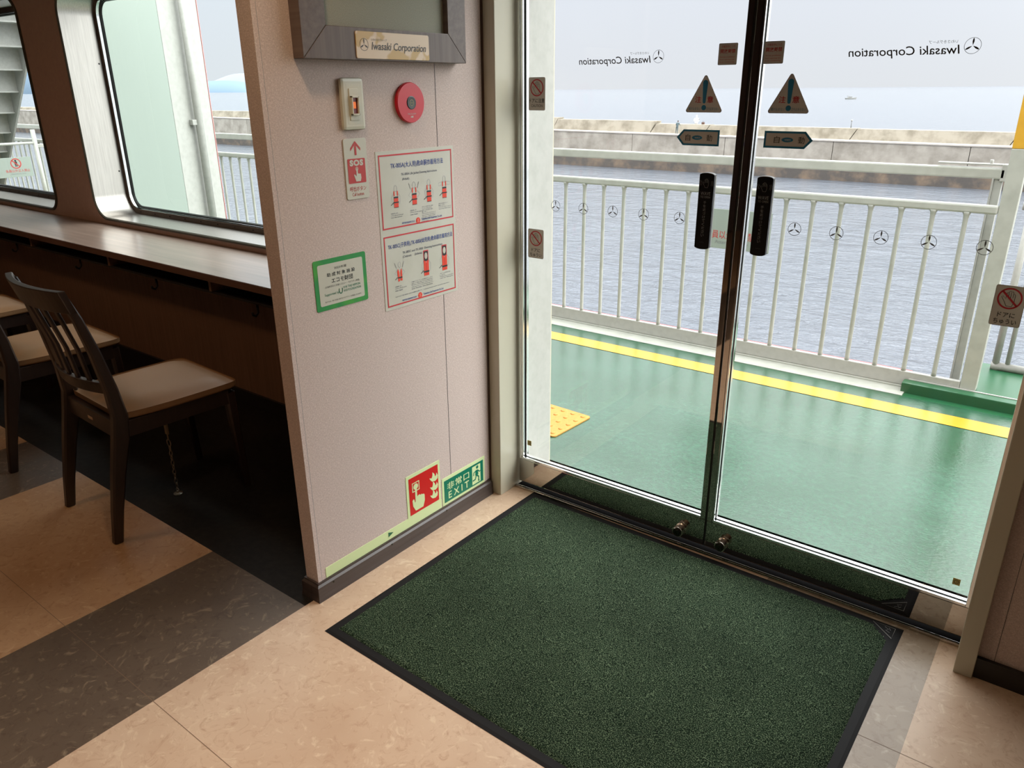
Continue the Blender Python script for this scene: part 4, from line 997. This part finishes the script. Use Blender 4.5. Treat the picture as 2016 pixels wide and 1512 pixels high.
bb = MB(); bb.lathe([(.018, 0), (.018, .003), (.006, .006), (.006, .012)], 'chain', I4, 20); bb.tube([(.009*math.cos(q), 0, .016+.009*math.sin(q)) for q in [2*PI*k/16 for k in range(16)]], .0025, 'chain', 8, closed=True); bb.build('floor_anchor', root)

# ================================================================== outside: deck
b = MB(); b.faces([(-16, 2.41, -.0), (3, 2.41, 0), (3, 4.14, 0), (-16, 4.14, 0)], [(0, 1, 2, 3)], 'deck'); b.box(-16, 3, 2.41, 4.26, -.3, -.003, 'deckg'); struct(b, 'deck')
b = MB(); b.box(-16, -.62, 4.14, 4.268, -.1, .003, 'gpaint'); b.box(-16, -.62, 4.262, 4.30, -.1, .012, 'gpaint', .004); struct(b, 'deck_gutter')
b = MB(); b.box(-.64, 3, 4.20, 4.268, -.1, .052, 'deckg', .006); b.box(-.36, 3, 4.262, 4.80, -.1, .050, 'deckg'); b.box(-.62, 3, 4.262, 4.272, .052, .056, 'wpaint'); struct(b, 'deck_coaming')
b = MB(); b.box(-16, -.62, 4.31, 4.345, -1.2, .078, 'redline'); struct(b, 'hull_edge')
b = MB(); b.faces([(-16, 3.872, .002), (3, 3.862, .002), (3, 3.998, .002), (-16, 4.0, .002)], [(0, 1, 2, 3)], 'yel'); o = b.build('yellow_line'); props(o, 'yellow painted safety line along the edge of the green deck', 'deck marking')
# hull below the deck
b = MB(); b.box(-16, 3, 2.46, 4.31, -10.6, -.31, 'wpaint'); struct(b, 'hull')
# tactile tile
root = empty('tactile_tile', (-1.925, 2.80, 0), math.radians(-3)); props(root, 'square yellow tactile paving tile with raised dots on the deck', 'paving tile')
bb = MB(); bb.prism(rrect(-.15, -.15, .15, .15, .018), 0, .006, 'tactile'); tb = bb.build('tile_base', root, .001)
for i in range(5):
    for j in range(5):
        bb = MB(); bb.lathe([(.0115, .006), (.010, .0095), (.006, .0108)], 'tactile', Matrix.Translation((-.12+.06*i, -.12+.06*j, 0)), 16); bb.build('raised_dot', root)

# rail fence
def make_rail(L_=4.63):
    root = empty('deck_railing')
    bb = MB(); bb.box(-L_, 0, -.014, .014, .012, .090, 'wpaint'); bb.build('bottom_beam', root, .004)
    bb = MB(); bb.box(-L_, 0, -.020, .020, .932, .974, 'gpaint'); bb.build('top_rail', root, .009)
    x = -.127
    while x > -L_+.03:
        bb = MB(); bb.tube([(x, 0, .088), (x, 0, .11), (x, 0, .90), (x, 0, .922), (x, 0, .936)], [.013, .0115, .0115, .0145, .022], 'gpaint', 10); bb.build('baluster', root); x -= .1447
    for xx in (-L_+.006,):
        bb = MB(); bb.box(xx-.006, xx+.006, -.016, .016, .012, .95, 'wpaint'); bb.build('end_post', root, .002)
    return root
rl = make_rail(); rl.location = (-.3845, 4.288, 0); props(rl, 'white painted deck railing with thin balusters outside the glass doors', 'railing', 'white railing sections along the deck edge')
c = copy_tree(rl); c.location = (-5.020, 4.288, 0); props(c, 'white deck railing section seen through the window beside the pink wall', 'railing', 'white railing sections along the deck edge')
c = copy_tree(rl); c.location = (-9.656, 4.288, 0); props(c, 'white deck railing section seen through the left window beneath the stairs', 'railing', 'white railing sections along the deck edge')
# tall gate post
root = empty('gate_post', (-.348, 4.31, 0)); props(root, 'tall square pale post with ochre top at the right end of the railing', 'post')
bb = MB(); bb.box(-.036, .036, -.036, .036, .0525, 1.232, 'gpaint'); bb.build('lower_shaft', root, .003)
bb = MB(); bb.box(-.036, .036, -.036, .036, 1.232, 2.7, 'ochre'); o = bb.build('upper_shaft', root, .003); o['label'] = 'ochre painted band'
# second railing beyond the post
root = empty('outer_railing', (-.30, 4.72, 0)); props(root, 'short white railing beyond the tall post at the right', 'railing')
bb = MB(); bb.tube([(0, 0, .07), (3, 0, .07)], .022, 'wpaint'); bb.build('bottom_rail', root)
bb = MB(); bb.tube([(-.02, 0, .93), (3, 0, .93)], .024, 'wpaint'); bb.build('top_rail', root)
for k in range(19):
    bb = MB(); bb.tube([(.075+.155*k, 0, .07), (.075+.155*k, 0, .93)], .0125, 'wpaint', 10); bb.build('baluster', root)
for k in (.02, 2.98):
    bb = MB(); bb.tube([(k, 0, .05), (k, 0, .93)], .018, 'wpaint', 10); bb.build('rail_post', root)
# heavy outboard rail on stands
root = empty('outboard_rail', (-.4, 4.45, 0)); props(root, 'thick horizontal pale green rail running outboard behind the white railing', 'rail')
bb = MB(); bb.box(-16, 0, -.03, .03, 1.080, 1.130, 'gpaint', .007); bb.build('rail_tube', root)
for x in (-.025, -4.6, -9.0, -13):
    bb = MB(); bb.box(x-.018, x+.018, -.02, .02, -.1, 1.09, 'wpaint'); bb.box(x-.026, x-.018, -.03, .03, -.1, 1.09, 'wpaint'); bb.build('stand', root, .002)
bb = MB(); bb.box(-.30, -.01, -.02, .02, 1.142, 1.150, 'wpaint'); bb.tube([(-.07, 0, 1.15), (-.07, 0, 1.168)], .009, 'wpaint', 8); bb.box(-.02, .02, -.03, .03, 1.07, 1.15, 'wpaint'); bb.build('end_bracket', root, .003)
# sign panel hung on the railing
def board(M4, w_, h, lab):
    pl = plate('railing_sign', M4, [(-w_/2, -h/2), (w_/2, -h/2), (w_/2, h/2), (-w_/2, h/2)], .006, 'dpaint', .001); props(pl, lab, 'sign'); return pl
pl = board(DOORM(-1.66, .738, 4.268), .44, .226, 'pale grey board with red Japanese lettering hung on the railing behind the doors')
a = Art(.0066); a.text('係員以外開閉禁止', -.165, -.055, .175, -.008, 'red_p'); a.text('Attendants only', -.10, -.090, .10, -.064, 'mgrey'); a.build('lettering', pl)

# housing between the two windows (bulkhead web with down pipe)
root = empty('deck_housing', (-5.6, 2.8, 0)); props(root, 'white steel bulkhead with vertical pipe outside the window beside the pink wall', 'bulkhead'); bpy.context.view_layer.update()
bb = MB(); bb.prism([(-5.05, 2.452), (-5.05, 2.905), (-5.72, 2.905), (-5.72, 2.452)], -.02, 3.2, 'dpaint'); P(bb.build('shaded_panel', None, .004), root)  # this face's shade is painted in with a duller colour than the white panel
bb = MB(); bb.prism([(-5.049, 2.905), (-5.16, 3.255), (-5.72, 3.255), (-5.72, 2.906)], -.02, 3.2, 'wpaint'); P(bb.build('white_panel', None, .004), root)
bb = MB(); bb.tube([(-5.06, 3.09, -.0), (-5.06, 3.09, 3.2)], .026, 'wpaint', 16); pp = P(bb.build('down_pipe'), root)
bb = MB(); bb.box(-5.12, -5.05, 3.035, 3.075, 1.29, 1.325, 'wpaint'); P(bb.build('pipe_bracket', None, .002), root)
bb = MB(); bb.box(-5.165, -5.157, 3.256, 3.260, 0, 3.2, 'pinkline'); P(bb.build('red_edge'), root)

# ladder stairs outside the left window
root = empty('deck_stairs', (-11, 3.75, 0)); props(root, 'white steel stairs seen from below through the left window', 'stairs'); bpy.context.view_layer.update()
def sxz(z): return -9.87-(1.944-z)*1.03
bb = MB()
for Y in (3.30, 4.09):
    t = bmesh.new()
    pts = [(sxz(.0)-.30, 0.0), (sxz(.0)+.02, 0.0), (sxz(2.9)+.02, 2.9), (sxz(2.9)-.30, 2.9)]
    bb.prism(pts, -.012, .012, 'wpaint', frameM((0, Y, 0), (1, 0, 0), (0, 0, 1)))
P(bb.build('stringer', None, .003), root)
for k in range(13):
    z = .12+.232*k; x = sxz(z)-.27
    bb = MB(); bb.box(x-.02, x+.235, 3.315, 4.075, z, z+.016, 'wpaint'); bb.faces([(x-.02, 3.30, z), (x-.02, 4.09, z), (x-.02-.015, 4.09, z-.225), (x-.02-.015, 3.30, z-.225)], [(0, 1, 2, 3)], 'wpaint')
    P(bb.build('step', None), root)
# stair gate: post, bars and notice board
root = empty('stair_gate', (-8.2, 3.0, 0)); props(root, 'white pipe stanchion with cross bars at the foot of the outside stairs', 'gate'); bpy.context.view_layer.update()
bb = MB(); bb.tube([(-8.2, 3.27, 0), (-8.2, 3.27, 1.183)], .020, 'gpaint', 12); P(bb.build('stanchion'), root)
for z in (1.063, .60):
    bb = MB(); bb.tube([(-8.2, 2.47, z), (-8.2, 3.27, z)], .013, 'wpaint', 10); P(bb.build('cross_bar'), root)
bb = MB(); bb.box(-8.215, -8.185, 3.28, 3.40, 1.02, 1.05, 'wpaint'); bb.box(-8.22, -8.18, 3.38, 3.42, .97, 1.08, 'wpaint'); P(bb.build('latch', None, .003), root)
pl = board(WALLM(2.83, .8555, -8.183), .72, .177, 'pale notice board with red no-entry pedestrian symbol seen through the left window')
a = Art(.0070); a.ring(.225, .034, .038, .046, 'red_p'); a.line([(.195, .063), (.255, .005)], .008, 'red_p'); a.build('prohibition_ring', pl)
a = Art(.0066); a.poly(circ(.225, .060, .008), 'black_i'); a.rect(.214, .026, .236, .051, 'black_i'); a.rect(.216, .006, .223, .026, 'black_i'); a.rect(.227, .006, .234, .026, 'black_i'); a.build('pedestrian_symbol', pl)
a = Art(.0066); a.text('係員以外立入禁止', .125, -.044, .335, -.018, 'red_p'); a.text('Attendants only', .165, -.066, .295, -.053, 'mgrey'); a.build('lettering', pl)

# ================================================================== sea, breakwater, far shore
WZ = -10.5
b = MB(); n = 1
b.faces([(-30000, 4.5, WZ), (30000, 4.5, WZ), (30000, 30000, WZ), (-30000, 30000, WZ)], [(0, 1, 2, 3)], 'sea'); struct(b, 'sea')
root = empty('breakwater', (-80, 113, WZ)); props(root, 'long weathered concrete breakwater with raised parapet across the harbour', 'breakwater'); bpy.context.view_layer.update()
zl = lambda x: -5.42-(x+10)*.0066      # ledge height along the wall
def slab(xa, xb, ya, yb, za, zb, mm):
    """za, zb functions of x or numbers"""
    f = lambda z, x: z(x) if callable(z) else z
    vs = [(xa, ya, f(za, xa)), (xb, ya, f(za, xb)), (xb, yb, f(za, xb)), (xa, yb, f(za, xa)), (xa, ya, f(zb, xa)), (xb, ya, f(zb, xb)), (xb, yb, f(zb, xb)), (xa, yb, f(zb, xa))]
    bb.faces(vs, [(0, 1, 5, 4), (1, 2, 6, 5), (2, 3, 7, 6), (3, 0, 4, 7), (4, 5, 6, 7)], mm)
bb = MB(); slab(-420, 40, 112.6, 120, -11, -8.35, 'conc3'); P(bb.build('tidal_footing'), root)
xs = [-420, -300, -220, -165, -135, -108, -78, -62, -46.5, -31, -14.5, 2, 18, 40]
for i in range(len(xs)-1):
    bb = MB(); slab(xs[i]+.04, xs[i+1]-.04, 113, 120, -8.35, lambda x: zl(x)-.0, 'conc'); P(bb.build('wall_block'), root)
bb = MB(); slab(-420, 40, 112.9, 116.0, lambda x: zl(x)-.12, lambda x: zl(x)+.03, 'conc2'); P(bb.build('ledge'), root)
par = [(-420, -200, -2.7), (-200, -120, -2.9), (-120, -78.5, -3.05), (-78.5, -59.6, -3.34), (-59.5, -50.5, -3.74), (-50.4, -29, -3.80), (-28.9, -10, -3.88), (-9.9, 12, -4.0), (12.1, 40, -4.1)]
for xa, xb, zt in par:
    bb = MB()
    zb_ = [zl(xa), zl(xb)]
    vs = [(xa-.9, 115.6, zl(xa)-.3), (xb-.9, 115.6, zl(xb)-.3), (xb, 116.2, zt), (xa, 116.2, zt+.03), (xa, 118, zt+.03), (xb, 118, zt), (xb, 118, -8), (xa, 118, -8)]
    bb.faces(vs, [(0, 1, 2, 3), (3, 2, 5, 4), (4, 5, 6, 7), (0, 3, 4, 7), (1, 6, 5, 2)], 'conc4'); P(bb.build('parapet_block'), root)

# people on the breakwater
def person(name, joints, edges, radii, mats, lab):
    """one skinned body"""
    me = bpy.data.meshes.new(name); me.from_pydata([Vector(j) for j in joints], edges, [])
    o = bpy.data.objects.new(name, me); COL.objects.link(o)
    sk = o.modifiers.new('skin', 'SKIN'); sk.use_smooth_shade = True
    for i, v in enumerate(me.skin_vertices[0].data): v.radius = (radii[i], radii[i])
    me.skin_vertices[0].data[0].use_root = True
    ss = o.modifiers.new('sub', 'SUBSURF'); ss.levels = 1; ss.render_levels = 1
    me.materials.append(mats)
    return o
cl_dark = M('slate_clothing', (82, 96, 100), .9); cl_white = M('white_jacket', (240, 240, 244), .9); skin = M('skin_tone', (200, 160, 136), .6); hair = M('black_hair', (30, 26, 26), .6); cl_ye = M('yellow_trousers', (214, 190, 120), .9); cl_br = M('brown_bag', (96, 70, 60), .9)
# standing person leaning on the parapet, seen from behind
J = [(0, 0, .96), (0, .05, 1.15), (0, .12, 1.40), (0, .15, 1.50), (-.09, -.02, .92), (-.12, -.04, .50), (-.13, -.10, .08), (-.13, .02, .03), (.09, -.02, .92), (.10, -.04, .50), (.10, -.10, .08), (.10, .02, .03), (-.20, .12, 1.38), (-.30, .22, 1.12), (-.22, .42, 1.16), (.20, .12, 1.38), (.30, .22, 1.12), (.22, .42, 1.16)]
E_ = [(0, 1), (1, 2), (2, 3), (0, 4), (4, 5), (5, 6), (6, 7), (0, 8), (8, 9), (9, 10), (10, 11), (2, 12), (12, 13), (13, 14), (2, 15), (15, 16), (16, 17)]
R_ = [.15, .15, .16, .06, .10, .075, .05, .04, .10, .075, .05, .04, .07, .05, .035, .07, .05, .035]
root = empty('person', (-55.3, 115.0, zl(-55)+.03)); root.scale = (1.12, 1.12, 1.12); props(root, 'person in dark clothes standing at the breakwater parapet with back turned', 'person')
o = person('body', J, E_, R_, cl_dark, ''); o.parent = root
bb = MB(); t = bmesh.new(); bmesh.ops.create_uvsphere(t, u_segments=14, v_segments=10, radius=1); t.transform(Matrix.Translation((0, .17, 1.63)) @ Matrix.Diagonal((.078, .095, .115, 1))); bb.merge(t, skin, None, True); o = bb.build('head', root)
bb = MB(); t = bmesh.new(); bmesh.ops.create_uvsphere(t, u_segments=14, v_segments=10, radius=1); t.transform(Matrix.Translation((0, .155, 1.655)) @ Matrix.Diagonal((.084, .098, .105, 1))); bb.merge(t, hair, None, True); bb.build('hair', root)
# seated person in white on top of the parapet
J = [(0, 0, .16), (0, .02, .40), (0, .06, .62), (0, .07, .72), (-.10, .10, .16), (-.14, .42, .42), (-.13, .50, .06), (.10, .10, .16), (.14, .42, .42), (.13, .50, .06), (-.22, .06, .60), (-.28, .18, .36), (-.14, .36, .40), (.22, .06, .60), (.28, .18, .36), (.14, .36, .40)]
E_ = [(0, 1), (1, 2), (2, 3), (0, 4), (4, 5), (5, 6), (0, 7), (7, 8), (8, 9), (2, 10), (10, 11), (11, 12), (2, 13), (13, 14), (14, 15)]
R_ = [.19, .19, .19, .06, .11, .08, .05, .11, .08, .05, .08, .06, .04, .08, .06, .04]
root = empty('person', (-52.9, 116.6, -3.74)); root.scale = (1.4, 1.4, 1.4); root.rotation_euler = (0, 0, .4); props(root, 'person in a white hooded top sitting on top of the breakwater parapet', 'person')
o = person('body', J, E_, R_, cl_white, ''); o.parent = root
bb = MB(); t = bmesh.new(); bmesh.ops.create_uvsphere(t, u_segments=14, v_segments=10, radius=1); t.transform(Matrix.Translation((0, .08, .86)) @ Matrix.Diagonal((.095, .11, .135, 1))); bb.merge(t, cl_white, None, True); bb.build('hood', root)
bb = MB(); t = bmesh.new(); bmesh.ops.create_uvsphere(t, u_segments=14, v_segments=10, radius=1); t.transform(Matrix.Translation((0, .115, .855)) @ Matrix.Diagonal((.075, .09, .11, 1))); bb.merge(t, skin, None, True); bb.build('face', root)
root = empty('shoulder_bag', (-51.8, 116.7, -3.70)); props(root, 'small dark bag on the parapet beside the person in white', 'bag')
bb = MB(); bb.box(-.22, .22, -.14, .14, 0, .30, cl_br, .05); bb.build('bag_body', root)
bb = MB(); bb.tube([(-.15, 0, .28), (-.08, 0, .42), (.08, 0, .42), (.15, 0, .28)], .02, cl_br, 8); bb.build('bag_handle', root)
# marker pole
root = empty('marker_pole', (-30.0, 116.8, -3.76)); props(root, 'thin white pole on the breakwater right of the door seam', 'pole')
bb = MB(); bb.tube([(0, 0, 0), (0, 0, .9)], .06, 'mgrey', 8); bb.build('shaft', root)
bb = MB(); bb.tube([(0, 0, .9), (0, 0, 1.05)], [.14, .12], 'wpaint', 8); bb.build('cap', root)

# motor boat
root = empty('motor_boat', (-236, 900, WZ), .5); props(root, 'small white motor boat on the open sea near the horizon', 'boat')
bb = MB(); H_ = [(-5.6, 0), (-5, 1.5), (0, 1.8), (4, 1.3), (6.6, 0), (4, -1.3), (0, -1.8), (-5, -1.5)]
bb.faces([(x*.85, y*.7, -.2) for x, y in H_]+[(x, y, 1.3+(.5 if x > 3 else 0)) for x, y in H_], [(k, (k+1) % 8, 8+(k+1) % 8, 8+k) for k in range(8)]+[tuple(range(8, 16))], 'wpaint'); bb.build('hull', root)
bb = MB(); bb.box(-2.6, 1.6, -1.1, 1.1, 1.3, 2.7, 'wpaint', .2); cb = bb.build('cabin', root)
bb = MB(); bb.box(-1.9, 1.63, -1.13, 1.13, 1.8, 2.35, 'dgrey'); bb.build('cabin_window', cb)
bb = MB(); bb.box(-3.6, .2, -1.2, 1.2, 3.6, 3.75, 'lgrey'); bb.tube([(-3, 1, 1.3), (-3, 1, 3.6)], .06, 'lgrey', 6); bb.tube([(-3, -1, 1.3), (-3, -1, 3.6)], .06, 'lgrey', 6); bb.build('canopy', root)

# far hills
def hills(name, y, x0, x1, pts, mm):
    b = MB(); vs = []; N = 90
    for i in range(N+1):
        x = x0+(x1-x0)*i/N; t = i/N
        h_ = 0
        for (c_, wd, hh) in pts: h_ += hh*math.exp(-((t-c_)/wd)**2)
        h_ += 18*noise.noise(Vector((t*22, y*.001, 0)))*min(1, h_/120)
        vs += [(x, y, WZ-2), (x, y+200, WZ+max(h_, 0)), (x, y+1500, WZ-2)]
    fs = []
    for i in range(N):
        for k in range(2): fs.append((i*3+k, (i+1)*3+k, (i+1)*3+k+1, i*3+k+1))
    b.faces(vs, fs, mm, True); return struct(b, name)
Yh = 12000
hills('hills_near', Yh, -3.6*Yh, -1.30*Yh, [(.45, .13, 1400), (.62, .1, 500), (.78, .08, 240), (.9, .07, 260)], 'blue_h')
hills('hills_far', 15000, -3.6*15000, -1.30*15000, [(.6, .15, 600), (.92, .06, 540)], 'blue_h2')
